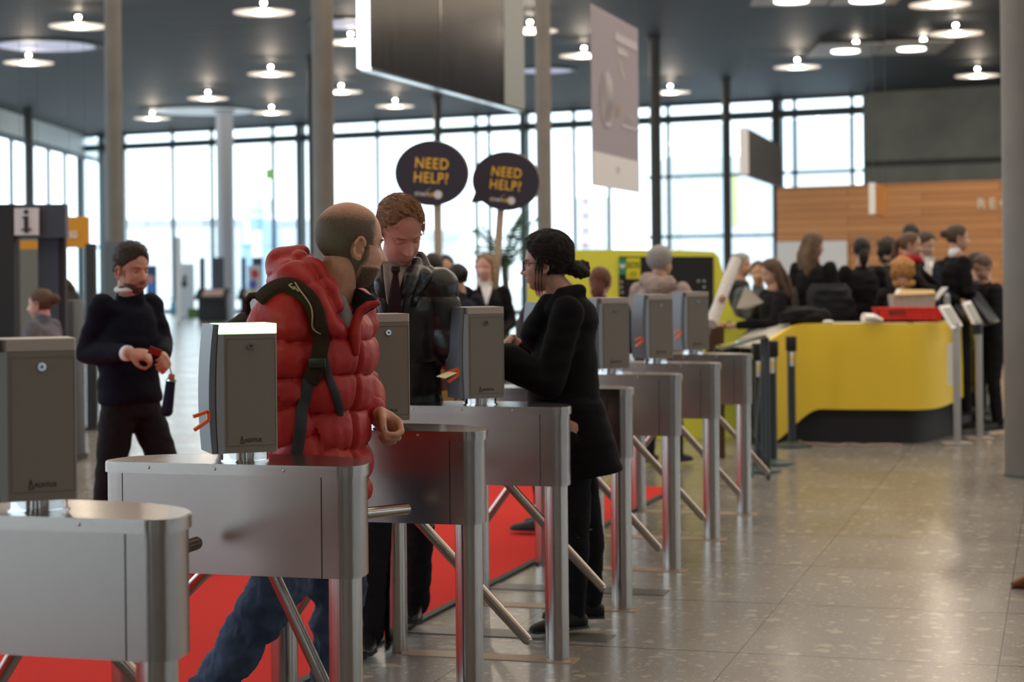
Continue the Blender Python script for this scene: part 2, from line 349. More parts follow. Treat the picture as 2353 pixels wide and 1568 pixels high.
# ---------------------------------------------------------------- ceiling lights
M['lamp'] = mat('lamp_glow', (1, .9, .75), .5, emit=60, ecol=(1, .87, .68))
M['lampdisc'] = mat('lamp_diffuser', (1, .92, .8), .5, emit=5, ecol=(1, .88, .70))
M['lampcool'] = mat('lamp_diffuser_cool', (1, .95, .9), .5, emit=6, ecol=(1, .96, .90))
M['dish'] = mat('lamp_dish_painted_glow', (.55, .53, .5), .5, emit=.30, ecol=(1, .86, .72))  # weak emission stands in for the bulb's light on the dish
def make_light():
    t = empty('ceiling_light', (0, 0, 0))
    bm = nb(); cyl(bm, (0, 0, -.012), (0, 0, 0), .62, .62, n=36); obj('reflector_dish', bm, M['dish'], t)
    bm = nb(); cyl(bm, (0, 0, -.03), (0, 0, -.013), .24, .24, n=30); obj('diffuser', bm, M['lampdisc'], t)
    bm = nb(); sph(bm, (0, 0, .19), .05); obj('bulb', bm, M['lamp'], t)
    bm = nb(); cyl(bm, (0, 0, .22), (0, 0, .30), .05, n=12); obj('lamp_holder', bm, M['frame'], t)
    ld = bpy.data.lights.new('downlight', 'POINT'); ld.energy = 55; ld.color = (1, .84, .66); ld.shadow_soft_size = .12
    lo = bpy.data.objects.new('downlight', ld); C.objects.link(lo); lo.parent = t; lo.location = (0, 0, -.16)
    return t
L0 = None
lights = [(180, 60, 'left of the grey column, near the photo top'), (66, 144, 'furthest towards the side windows, above the information frame'),
 (606, 28, 'at the photo top between the two left columns'), (622, 170, 'midway between the two left columns'),
 (478, 226, 'above the wide pale column'), (350, 272, 'nearest the far glazing, left of the pale column'), (624, 259, 'nearest the far glazing, right of the pale column'),
 (806, 97, 'between the thick brown column and the big black panel'), (784, 211, 'just right of the thick brown column'), (908, 244, 'below the big black hanging panel'),
 (1218, 71, 'right of the big black panel beside the slim column'), (1342, 128, 'left of the lilac banner'), (1540, 212, 'right of the lilac banner and dark column'),
 (1832, 154, 'warm one below the lit square panels'), (2196, 77, 'towards the nearest column, below the topmost warm one'), (2246, 174, 'above the concrete wall at the far end'),
 (2160, 10, 'warm one touching the photo top near the nearest column'), (1100, 1, 'touching the photo top above the big black panel')]
for i, (px, py, where) in enumerate(lights):
    if L0 is None: L0 = o = make_light()
    else: o = copy_tree(L0)
    p = onz(px, py, ZC-.32); o.location = p
    o['label'] = 'round glowing ceiling downlight, ' + where; o['category'] = 'ceiling light'; o['group'] = 'round downlights in the slatted ceiling'
M['panel'] = mat('lit_panel', (.5, .46, .42), .5)
for (x0, x1, y0, y1, lab) in ((1850, 1990, 100, 130, 'square lit ceiling panel nearest the small dark hanging sign'), (1995, 2140, 95, 125, 'square lit ceiling panel nearest the concrete column'),
        (1720, 1890, -14, 12, 'square lit ceiling panel cropped by the photo top, left of its twin'), (1900, 2050, -16, 10, 'square lit ceiling panel cropped by the photo top, right of its twin')):
    a = onz(x0, y1, ZC-.2); b_ = onz(x1, y1, ZC-.2); c = onz(x1-30, y0, ZC-.2)
    w = (b_.x-a.x); dpt = a.y-c.y; ctr = Vector(((a.x+b_.x)/2, (a.y+c.y)/2, ZC-.2))
    t = empty('ceiling_panel_light', ctr, 0, lab, 'ceiling light')
    bm = nb(); box(bm, (0, 0, 0), (w, dpt, .04), rz=-PHI*.2); obj('panel', bm, M['panel'], t, smooth=False)
    bm = nb(); cyl(bm, (0, 0, -.05), (0, 0, -.02), .34, n=30); obj('diffuser', bm, M['lampcool'], t)
    bm = nb(); sph(bm, (.1, -.9, .08), .06); obj('bulb', bm, M['lamp'], t)
M['sky'] = mat('skylight_dome', (.6, .62, .75), .6, emit=.42, ecol=(.70, .72, .95))
M['sky2'] = mat('skylight_dome_green', (.6, .62, .7), .6, emit=.30, ecol=(.75, .88, .92))
for (px, py, r, mm, lab) in ((105, 103, 1.4, 'sky', 'round lavender skylight beside the grey column at the photo edge'), (815, 52, 1.05, 'sky', 'round lavender skylight behind the big black panel'),
        (1250, 160, .95, 'sky', 'round pale skylight left of the lilac banner'), (465, 254, 2.1, 'sky2', 'round pale ceiling dome around the wide pale column')):
    p = onz(px, py, ZC)
    t = empty('skylight', (p.x, p.y, ZC), 0, lab, 'skylight')
    bm = nb(); cyl(bm, (0, 0, -.03), (0, 0, -.005), r*.86, n=48); obj('dome', bm, M[mm], t)
    bm = nb()
    for k in range(48):
        a0, a1 = k*math.pi/24, (k+1)*math.pi/24
        pts = [(rr*math.cos(a), rr*math.sin(a)) for rr, a in ((r*.86, a0), (r, a0), (r, a1), (r*.86, a1))]
        prism(bm, pts, -.05, -.002)
    obj('rim', bm, M['frame'], t)
# ================================================================= turnstiles
def outline(x0, x1, depth, r, n=10, back=36, grow=0.0):
    """plan: straight front, small front corners, long bowed back"""
    pts = []
    x0 -= grow; x1 += grow; y0 = -grow; depth += grow; r += grow; pts.append((x1-r-.004, y0))
    for k in range(n+1):
        a = -math.pi/2 + k*(math.pi/2)/n
        pts.append((x1-r+r*math.cos(a), y0+r+r*math.sin(a)))
    cx = (x0+x1)/2; a_ = (x1-x0)/2
    yb = y0+r; b_ = depth-yb; ex = 2.35
    for k in range(1, back):
        t = math.pi*k/back; c, s = math.cos(t), math.sin(t)
        pts.append((cx+a_*math.copysign(abs(c)**(2/ex), c), yb+b_*abs(s)**(2/ex)))
    for k in range(n+1):
        a = math.pi + k*(math.pi/2)/n
        pts.append((x0+r+r*math.cos(a), y0+r+r*math.sin(a)))
    pts.append((x0+r+.004, y0)); return pts
BX0, BX1, BDEP = -.39, .39, .29
ZB = .688
M['steel_lid'] = mat('brushed_steel_lid', (.42, .375, .345), .22, 1)
def make_turnstile():
    t = empty('turnstile', (0, 0, 0))
    bm = nb(); prism(bm, outline(BX0, BX1, BDEP, .05), ZB, .972); obj('housing', bm, M['steel_h'], t)
    bm = nb(); prism(bm, outline(BX0, BX1, BDEP, .05, grow=.0065), .969, 1.0)
    es = [e for e in bm.edges if all(v.co.z > .99 for v in e.verts)]
    bmesh.ops.bevel(bm, geom=es, offset=.003, segments=2, affect='EDGES')
    lid = obj('lid', bm, M['steel_lid'], t)
    bm = nb(); box(bm, (-.017, .0022, .829), (.608, .006, .278)); obj('front_panel', bm, M['steel_h'], t)
    for x in (.289, -.323):
        bm = nb(); box(bm, (x, .002, .829), (.0024, .0062, .28)); obj('panel_joint', bm, M['black'], t, smooth=False)
    for x in (-.235, -.03, .18):
        bm = nb(); sph(bm, (x, -.004, .986), (.006, .004, .006), 12); obj('bolt', bm, M['bolt'], t)
    for x in (BX0+.052, BX1-.052):
        bm = nb(); cyl(bm, (x, .05, 0), (x, .05, ZB+.01), .047, n=32)
        cyl(bm, (x, .05, 0), (x, .05, .004), .049, n=32)
        obj('leg', bm, M['steel'], t)
    # tripod hub on the back face, its axis leaning down and out
    hx, hy, hz = -.045, BDEP, .79
    ax = Vector((0, .707, -.707))
    bm = nb(); cyl(bm, (hx, hy-.05, hz-.0), (hx, hy+.035, hz-.05), .10, .085, n=32); sph(bm, (hx, hy+.03, hz-.045), (.08, .05, .08), 20)
    obj('hub', bm, M['chrome'], t)
    Aln = .76
    arms = []
    for d in ((0, 1, 0), (.612, .25, -.75), (-.612, .25, -.75)):
        d = Vector(d).normalized(); p = Vector((hx, hy-.02, hz))
        bm = nb(); cyl(bm, p+d*.04, p+d*Aln, .019, n=20); sph(bm, p+d*Aln, .0188, 14)
        arms.append(obj('arm', bm, M['steel'], t))
    # reader on its neck
    RX, RY = .009, .115
    bm = nb(); cyl(bm, (RX, RY, 1.0), (RX, RY, 1.04), .064, n=32); cyl(bm, (RX, RY, 1.0), (RX, RY, 1.004), .070, n=32); obj('neck', bm, M['chrome'], t)
    rot = Matrix.Translation((RX, RY, 0)) @ Matrix.Rotation(R_(37), 4, 'Z')
    # reader frame: x to its back, y away from the camera, fascia towards -x
    W2, D2 = .077, .075; z0, z1 = 1.028, 1.393
    def rb(pts, a, b, mx=rot):
        bm = nb(); prism(bm, pts, a, b)
        for v in bm.verts: v.co = mx @ v.co
        return bm
    body = [(-W2, -D2+.0), (W2-.004, -D2), (W2, -D2+.004), (W2, D2), (-W2, D2), (-W2-.012, D2-.016), (-W2-.012, -D2+.016)]
    rd = obj('reader_box', rb(body, z0, z1-.028), M['reader'], t, smooth=False)
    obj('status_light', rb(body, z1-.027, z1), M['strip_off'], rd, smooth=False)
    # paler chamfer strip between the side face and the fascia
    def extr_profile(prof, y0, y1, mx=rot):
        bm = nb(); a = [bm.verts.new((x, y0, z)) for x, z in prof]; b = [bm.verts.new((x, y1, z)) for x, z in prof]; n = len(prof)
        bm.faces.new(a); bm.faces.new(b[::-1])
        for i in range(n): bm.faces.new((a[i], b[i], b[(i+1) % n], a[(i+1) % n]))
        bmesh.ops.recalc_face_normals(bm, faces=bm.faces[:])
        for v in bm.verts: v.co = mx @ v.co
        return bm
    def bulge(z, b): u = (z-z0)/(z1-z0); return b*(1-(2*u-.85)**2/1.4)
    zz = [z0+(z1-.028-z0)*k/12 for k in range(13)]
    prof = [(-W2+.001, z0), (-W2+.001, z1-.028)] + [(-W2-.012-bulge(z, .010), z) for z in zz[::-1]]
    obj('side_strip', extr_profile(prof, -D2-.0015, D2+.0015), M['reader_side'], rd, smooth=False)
    zz = [z0+(z1-z0)*k/14 for k in range(15)]
    for nm, o0, o1, mm, yy in (('seam', .012, .0155, 'black', .002), ('fascia', .0155, .028, 'fascia', .0025)):
        prof = [(-W2-o0-bulge(z, .010), z) for z in zz] + [(-W2-o1-bulge(z, .015), z) for z in zz[::-1]]
        obj(nm, extr_profile(prof, -D2-yy, D2+yy), M[mm], rd, smooth=False)
    # key lock, emblem, thin engraved border
    bm = nb(); p = rot @ Vector((.0, -D2-.0005, z1-.063)); q = rot @ Vector((.0, -D2-.008, z1-.063)); cyl(bm, p, q, .0105, .0095, n=20); obj('key_lock', bm, M['chrome'], rd)
    bm = nb(); q2 = rot @ Vector((0, -D2-.0086, z1-.063)); cyl(bm, q, q2, .0035, n=10); obj('keyhole', bm, M['black'], rd)
    fm = rot @ face_mx((.006, -D2-.0012, z0+.035), (1, 0, 0))
    text('lettering', 'ADITUS', .0145, M['print'], rd, fm, offset=.0002, extrude=.0003)
    bm = nb()
    for a, b in (((-.033, -.006), (-.028, .010)), ((-.028, .010), (-.023, -.006)), ((-.034, -.008), (-.022, -.008))):
        pa = fm @ Vector((a[0]-.004, a[1], 0)); pb = fm @ Vector((b[0]-.004, b[1], 0)); cyl(bm, pa, pb, .0011, n=6)
    sph(bm, fm @ Vector((-.032, .011, 0)), .0022, 8)
    obj('emblem', bm, M['print'], rd)
    bm = nb()
    for (cx, cz, sx, sz) in ((0, z0+.02, .14, .001), (0, z1-.042, .14, .001), (-.07, (z0+z1)/2-.011, .001, z1-z0-.062), (.07, (z0+z1)/2-.011, .001, z1-z0-.062)):
        box(bm, (cx+.002, -D2-.0006, cz), (sx, .001, sz), mx=rot)
    obj('border_groove', bm, mat('groove_grey', (.10, .095, .085), .6), rd, smooth=False)
    # orange card holder: an open fork
    zc_ = z0+.122; o = -W2-.036-bulge(zc_, .010)
    bm = nb()
    for (x0_, z0_, x1_, z1_) in ((.0, .0, .0, -.026), (.0, .0, -.042, -.014), (.0, -.026, -.040, -.052)):
        for y in (-D2+.018,):
            a = rot @ Vector((o+x0_, -D2-.012, zc_+z0_)); b = rot @ Vector((o+x1_, -D2-.012, zc_+z1_))
            d = b-a; u = d.normalized(); yv = (rot.to_3x3() @ Vector((0, 1, 0))); w = u.cross(yv).normalized()*.0045
            slab(bm, a-w, b-w, b+w, a+w, yv*(.016))
    obj('card_holder', bm, M['orange'], rd, smooth=False)
    return t
P4 = onz(1281, 1516, 0); P4.z = 0
TURN = 25
T0 = make_turnstile(); TS = []
tl = ['nearest brushed steel turnstile with a grey reader box, cropped by the left photo edge',
 'brushed steel turnstile in front of the man in red, its reader lit green-white on top',
 'steel turnstile the man in red reaches over, its dark front reflecting red',
 'steel turnstile in front of the black-haired woman, a ticket in its orange slot',
 'steel turnstile mostly hidden behind the black-haired woman',
 'steel turnstile just beyond the black-haired woman, third from the yellow booth end',
 'steel turnstile second from the far end of the row, orange slot in view',
 'farthest steel turnstile of the row, next to the dark barrier posts']
org = P4 - (BOD*(BX1-.052) + ROW*.05)
STEP = 1.13
for i in range(8):
    t = T0 if i == 0 else copy_tree(T0)
    p = org + ROW*(STEP*(i-3)); t.location = (p.x, p.y, 0); t.rotation_euler = (0, 0, -PHI)
    tag(t, tl[i], 'turnstile', 'turnstiles across the hall'); TS.append(t)
def find(o, nm): return [c for c in o.children_recursive if c.name.split('.')[0] == nm]
# second turnstile: its lamp is on
sl = find(TS[1], 'status_light')[0]; sl.data = sl.data.copy(); sl.data.materials[0] = M['strip_on']
tag(sl, 'status light glowing green-white')
# its arms have turned on their leaning axis as somebody pushes through
AP = Vector((-.045, BDEP-.02, .79)); AX = Vector((0, .707, -.707))
def turn_arms(t, deg):
    m = Matrix.Translation(AP) @ Matrix.Rotation(R_(deg), 4, AX) @ Matrix.Translation(-AP)
    for a in [c for c in t.children if c.name.split('.')[0] == 'arm']:
        a.data = a.data.copy(); a.data.transform(m)
turn_arms(TS[1], TURN)
# ticket in the slot of the fourth
mx4 = Matrix.Translation(TS[3].location) @ Matrix.Rotation(-PHI, 4, 'Z')
a = at(1003, 866, 7.33); bm = nb(); slab(bm, at(1003, 866, 7.33), at(1024, 870, 7.30), at(1050, 858, 7.36), at(1030, 855, 7.42), (0, 0, .002))
tag(obj('ticket', bm, M['cream'], smooth=False), 'small cream paper ticket sticking out of the orange slot before the leather-jacketed man', 'ticket')
# dark floor plate strips and red carpet
M['carpet'] = mat('red_carpet', (.62, .045, .038), .95, noise_amt=.12, nscale=220, bump=.3, bscale=500, spec=.05)
c1, c2 = onz(1225, 1290, 0), onz(880, 1468, 0)
ed = (c1-c2).normalized()
e0 = c2 - ed*6; e1 = c2 + ed*5.5
lf = Vector((-ed.y, ed.x, 0)); wd_ = 3.6
farp = onz(205, 1133, 0)
f1 = onz(1400, 1150, 0)
bm = nb(); slab(bm, e0, e1, e1+lf*wd_, e0+lf*wd_, (0, 0, .012)); tag(obj('carpet', bm, M['carpet'], smooth=False), 'bright red carpet lying on the grey floor under the turnstiles', 'carpet')
bm = nb(); slab(bm, e0-lf*.040, e1-lf*.040, e1-lf*.002, e0-lf*.002, (0, 0, .014)); tag(obj('edge_strip', bm, M['matte_black'], smooth=False), 'thin black rubber edging along the red carpet', 'carpet edge')
# tan and dark access plates in the floor by the feet of the turnstiles
M['plate'] = mat('tan_floor_plate', (.33, .24, .16), .4, noise_amt=.1, nscale=5)
M['duct'] = mat('dark_floor_duct', (.09, .09, .085), .35)
for i in range(2, 8):
    o = org + ROW*(STEP*(i-3))
    a = o + BOD*(-.30) + ROW*(-.02); b = o + BOD*(.42) + ROW*(-.02)
    bm = nb(); slab(bm, a, b, b+ROW*.11, a+ROW*.11, (0, 0, .003))
    tag(obj('floor_plate', bm, M['plate'], smooth=False), 'narrow tan floor plate under ' + ('the turnstile ' + ['', '', 'the man in red reaches over', 'before the black-haired woman', 'hidden by the black-haired woman', 'just beyond the black-haired woman', 'second from the far end', 'at the far end of the row'][i]), 'floor plate', 'tan plates under the turnstiles')
for i in range(2, 5):
    o = org + ROW*(STEP*(i-3)+.42); a = o - BOD*.45; b = o + BOD*.45
    bm = nb(); slab(bm, a, b, b+ROW*.16, a+ROW*.16, (0, 0, .004))
    tag(obj('floor_duct_cover', bm, M['duct'], smooth=False), 'dark cable duct cover in the floor behind the turnstile ' + ['', '', 'the man in red reaches over', 'with the ticket in its slot', 'hidden by the black-haired woman'][i], 'duct cover', 'dark duct covers between the turnstiles')
# ================================================================= people: tools
from mathutils.bvhtree import BVHTree
V = Vector
def rcone(bm, p0, p1, r0, r1, n=16):
    p0, p1 = V(p0), V(p1)
    if (p1-p0).length > 1e-4: cyl(bm, p0, p1, r0, r1, n=n)
    sph(bm, p0, r0, n); sph(bm, p1, r1, n)
def chain(bm, pts, rs, n=16):
    for i in range(len(pts)-1): rcone(bm, pts[i], pts[i+1], rs[i], rs[i+1], n)
def loft(bm, secs, n=24, ex=2.3):
    rings = []
    for c, w, d in secs:
        c, w, d = V(c), V(w), V(d); ring = []
        for k in range(n):
            a = 2*math.pi*k/n; x, y = math.cos(a), math.sin(a)
            ring.append(bm.verts.new(c+w*math.copysign(abs(x)**(2/ex), x)+d*math.copysign(abs(y)**(2/ex), y)))
        rings.append(ring)
    fs = []
    for i in range(len(rings)-1):
        for k in range(n): fs.append(bm.faces.new((rings[i][k], rings[i][(k+1) % n], rings[i+1][(k+1) % n], rings[i+1][k])))
    fs.append(bm.faces.new(rings[0][::-1])); fs.append(bm.faces.new(rings[-1]))
    bmesh.ops.recalc_face_normals(bm, faces=fs)
def fuse(bm, voxel, smooth=4):
    me = bpy.data.meshes.new('tmp'); bm.to_mesh(me); bm.free()
    o = bpy.data.objects.new('tmp', me); C.objects.link(o)
    r = o.modifiers.new('r', 'REMESH'); r.mode = 'VOXEL'; r.voxel_size = voxel
    if smooth:
        s = o.modifiers.new('s', 'SMOOTH'); s.iterations = smooth; s.factor = .5
    dg = bpy.context.evaluated_depsgraph_get(); out = bpy.data.meshes.new_from_object(o.evaluated_get(dg))
    bpy.data.objects.remove(o); bpy.data.meshes.remove(me); return out
def ssm(x, a, b):
    t = min(1, max(0, (x-a)/(b-a))); return t*t*(3-2*t)
def gs(x, s): return math.exp(-(x/s)**2)
def ray_ell(d, c, a):
    A = sum((d[i]/a[i])**2 for i in range(3)); B = -2*sum(d[i]*c[i]/a[i]**2 for i in range(3)); Cc = sum((c[i]/a[i])**2 for i in range(3))-1
    D = B*B-4*A*Cc
    return 0 if D < 0 else (-B+math.sqrt(D))/(2*A)
def head_point(d, f=1.0, jaw=1.0):
    r1 = ray_ell(d, (-.012, 0, .030), (.096, .077, .088)); r2 = ray_ell(d, (.027, 0, -.036), (.062, .060*jaw, .083))
    r = (r1**9+max(r2, 1e-6)**9)**(1/9); p = V(d)*r; y, z = p.y, p.z
    if p.x > .02:
        t = min(1, max(0, (.012-z)/.048)); dn = .025*t**1.25*(1-ssm(-z, .038, .052))
        k = ssm(p.x, .02, .06)*f
        a = abs(y); dx = dn*gs(y, .0075+.007*t)
        dx -= .0105*gs(a-.031, .014)*gs(z+.001, .011); dx += .0055*gs(a-.026, .02)*gs(z-.019, .009)
        dx += .0045*gs(a-.040, .016)*gs(z+.032, .016)
        dx += .0065*gs(y, .021)*gs(z+.064, .006) + .006*gs(y, .018)*gs(z+.074, .0055) - .004*gs(y, .022)*gs(z+.0690, .0022)
        dx -= .003*gs(y, .02)*gs(z+.086, .006); dx += .009*gs(y, .022)*gs(z+.104, .014)
        dx += .004*gs(a-.011, .006)*gs(z+.042, .006)
        p.x += dx*k
    if z < -.05: p.y *= 1-.22*ssm(-z, .05, .12)
    return p
def head_grid(nu, nv, fn):
    bm = nb(); top = bm.verts.new(fn(V((0, 0, 1)))); bot = bm.verts.new(fn(V((0, 0, -1)))); rows = []
    for j in range(1, nv):
        th = math.pi*j/nv; row = []
        for i in range(nu):
            ph = 2*math.pi*i/nu; row.append(bm.verts.new(fn(V((math.sin(th)*math.cos(ph), math.sin(th)*math.sin(ph), math.cos(th))))))
        rows.append(row)
    for i in range(nu):
        k = (i+1) % nu; bm.faces.new((top, rows[0][i], rows[0][k])); bm.faces.new((bot, rows[-1][k], rows[-1][i]))
        for j in range(len(rows)-1): bm.faces.new((rows[j][i], rows[j+1][i], rows[j+1][k], rows[j][k]))
    return bm
def head_frame(c, fwd, up=(0, 0, 1), s=1.0):
    f = V(fwd).normalized(); u = V(up); l = u.cross(f).normalized(); u = f.cross(l).normalized()
    m = Matrix((f*s, l*s, u*s)).transposed().to_4x4(); m.translation = V(c); return m
def add_ear(bm, mx, side, n=8, fine=False):
    b = nb(); c = V((-.004, .0755*side, -.012))
    sph(b, c+V((.002, 0, 0)), (.014, .005, .024), 14)
    pts = []
    for k in range(11):
        a = math.radians(-75+k*25.0); pts.append(c+V((-.0155*math.cos(a-.0)+.002, .009*side, .027*math.sin(a)+(.004 if k > 5 else 0))))
    tube(b, pts, [.003, .0045]+[.005]*8+[.003], 8)
    sph(b, c+V((.002, .004*side, -.026)), (.009, .006, .010), 10)
    sph(b, c+V((.012, .005*side, -.004)), (.004, .005, .008), 8)
    me = fuse(b, .0022, 2) if fine else None
    if fine: me.transform(mx)
    else: put(b, b.verts, mx); me = bpy.data.meshes.new('e'); b.to_mesh(me); b.free()
    bm.from_mesh(me); bpy.data.meshes.remove(me)
def hand(bm, w, fdir, palm, side, curl=.5, s=1.0, thumb=.5, spread=.06, curls=None):
    """w wrist, fdir along the palm, palm = outward normal of the palm side, side: thumb lies at side*cross(fdir, palm)"""
    f = V(fdir).normalized(); p = V(palm); p = (p-f*p.dot(f)).normalized(); l = f.cross(p)*side
    w = V(w)
    loft(bm, [(w-f*.02*s, l*.026*s, p*.020*s), (w+f*.01*s, l*.029*s, p*.020*s), (w+f*.05*s, l*.040*s, p*.019*s), (w+f*.080*s, l*.042*s, p*.015*s), (w+f*.094*s, l*.040*s, p*.011*s)], 16)
    rcone(bm, w+f*.02*s+l*.018*s+p*.01*s, w+f*.05*s+l*.028*s+p*.012*s, .015*s, .013*s, 12)
    for k in range(4):
        o = (.031, .011, -.010, -.029)[k]; L = (.074, .082, .077, .060)[k]*s; r = (.0092, .0095, .009, .0082)[k]*s
        cc = curls[k] if curls else curl
        base = w+f*(.088-.004*abs(k-1.2))*s+l*o*s; d = (f+l*spread*(1.5-k)*.8).normalized(); pts = [base-f*.012*s, base]; cur = base; ang = 0
        for q, fr in enumerate((.46, .30, .24)):
            ang += cc*(.9, 1.15, .8)[q]
            dd = d*math.cos(ang)+p*math.sin(ang); cur = cur+dd*L*fr; pts.append(cur)
        chain(bm, pts, [r*1.05, r*1.05, r*.98, r*.9, r*.8], 12)
    b = w+f*.028*s+l*.030*s+p*.008*s; d1 = (f*.62+l*(.75-.5*thumb)+p*(.25+.6*thumb)).normalized(); m1 = b+d1*.036*s
    d2 = (f*.80+l*(.35-.65*thumb)+p*(.30+.45*thumb)).normalized(); m2 = m1+d2*.028*s; d3 = (f*.85-l*(.55*thumb)+p*.35).normalized(); m3 = m2+d3*.022*s
    chain(bm, [b, m1, m2, m3], [.0125*s, .0108*s, .0098*s, .0085*s], 12)
def shell(mx, fn, mask, thick, nu=72, nv=54, amp=0, freq=60, clump=0, inner=-.006):
    def g(d):
        p = fn(d); m = mask(p); m = min(1, max(0, m)); m = m*m*(3-2*m); dd = p.normalized()
        th = thick(p) if callable(thick) else thick
        off = inner+(th-inner)*m
        if amp: off += m*amp*noise.noise(p*freq)
        if clump: off += m*clump*noise.noise(V((p.x*25, p.y*120, p.z*25)))
        return p+dd*off
    bm = head_grid(nu, nv, g); put(bm, bm.verts, mx); return bm
def seg_s(p, chain_pts):
    best = (1e9, 0, 0); acc = 0
    for i in range(len(chain_pts)-1):
        a, b = chain_pts[i], chain_pts[i+1]; ab = b-a; L = ab.length
        t = min(1, max(0, (p-a).dot(ab)/(L*L))); dd = (p-(a+ab*t)).length
        if dd < best[0]: best = (dd, acc+t*L, i)
        acc += L
    return best
def puff(me, fn):
    me.calc_loop_triangles(); ns = [v.normal.copy() for v in me.vertices]
    for v, n in zip(me.vertices, ns): v.co = v.co+n*fn(v.co, n)
    me.update()
def wrinkle(me, amp, sc=(9, 9, 22), a2=0):
    puff(me, lambda p, n: amp*noise.noise(V((p.x*sc[0], p.y*sc[1], p.z*sc[2])))+(a2*noise.noise(p*55) if a2 else 0))
SK = {}
def skin(key, col):
    if key not in SK: SK[key] = mat('skin_'+key, col, .48, sss=.12, noise_amt=.10, nscale=45, spec=.4, bump=.12, bscale=260)
    return SK[key]
def hairmat(key, col, rough=.55):
    if 'h'+key not in SK: SK['h'+key] = mat('hair_'+key, col, rough, noise_amt=.45, nscale=130, bump=.8, bscale=170, spec=.35)
    return SK['h'+key]
def cloth(key, col, rough=.85, na=.15, ns=40, bump=.15, bs=120, **k):
    if 'c'+key not in SK: SK['c'+key] = mat('cloth_'+key, col, rough, noise_amt=na, nscale=ns, bump=bump, bscale=bs, **{'spec': .16, **k})
    return SK['c'+key]
def rel(me_or_bm, base):
    if isinstance(me_or_bm, bmesh.types.BMesh):
        for v in me_or_bm.verts: v.co -= base
    else:
        for v in me_or_bm.vertices: v.co -= base
    return me_or_bm
def fuzz_mat(key, skc, hc, lo=.25, hi=.75, sc_=230):
    """short hair over skin: each hair clump covers the skin where the mask says hair grows"""
    m = bpy.data.materials.new('short_hair_'+key); m.use_nodes = True; nt = m.node_tree; b = nt.nodes['Principled BSDF']; L = nt.links
    a = nt.nodes.new('ShaderNodeAttribute'); a.attribute_name = 'grow'
    n = nt.nodes.new('ShaderNodeTexNoise'); n.inputs['Scale'].default_value = sc_; n.inputs['Detail'].default_value = 3
    tc = nt.nodes.new('ShaderNodeTexCoord'); L.new(tc.outputs['Object'], n.inputs[0])
    s_ = nt.nodes.new('ShaderNodeMath'); s_.operation = 'MULTIPLY_ADD'; L.new(n.outputs[0], s_.inputs[0]); s_.inputs[1].default_value = .9; L.new(a.outputs['Fac'], s_.inputs[2])
    r = nt.nodes.new('ShaderNodeMapRange'); r.inputs[1].default_value = .45+lo; r.inputs[2].default_value = .45+hi; L.new(s_.outputs[0], r.inputs[0])
    x = nt.nodes.new('ShaderNodeMix'); x.data_type = 'RGBA'; L.new(r.outputs[0], x.inputs['Factor'])
    rg = [i for i in x.inputs if i.type == 'RGBA']; rg[0].default_value = (*skc, 1); rg[1].default_value = (*hc, 1)
    L.new([o for o in x.outputs if o.type == 'RGBA'][0], b.inputs['Base Color']); b.inputs['Roughness'].default_value = .6
    bp = nt.nodes.new('ShaderNodeBump'); bp.inputs['Strength'].default_value = .25; bp.inputs['Distance'].default_value = .004; L.new(n.outputs[0], bp.inputs['Height']); L.new(bp.outputs[0], b.inputs['Normal'])
    b.inputs['Subsurface Weight'].default_value = .05; b.inputs['Subsurface Scale'].default_value = .01
    return m
def fuzz(P, name, mt, mask, thick=.0025, nu=132, nv=104):
    vals = []
    def g(d):
        q = P.fn(d); m = min(1, max(0, mask(q))); vals.append(m); on = ssm(m, .02, .12)
        return q+q.normalized()*(-.005+(.0052+thick*m)*on)
    bm = head_grid(nu, nv, g); 
    # head_grid makes top, bottom, then the rows in order: the same order as its vertices
    put(bm, bm.verts, P.hm); bm.verts.ensure_lookup_table()
    me = bpy.data.meshes.new(name); bm.to_mesh(me); bm.free()
    at_ = me.attributes.new('grow', 'FLOAT', 'POINT'); at_.data.foreach_set('value', vals[:len(me.vertices)])
    return P.add(name, me, mt)
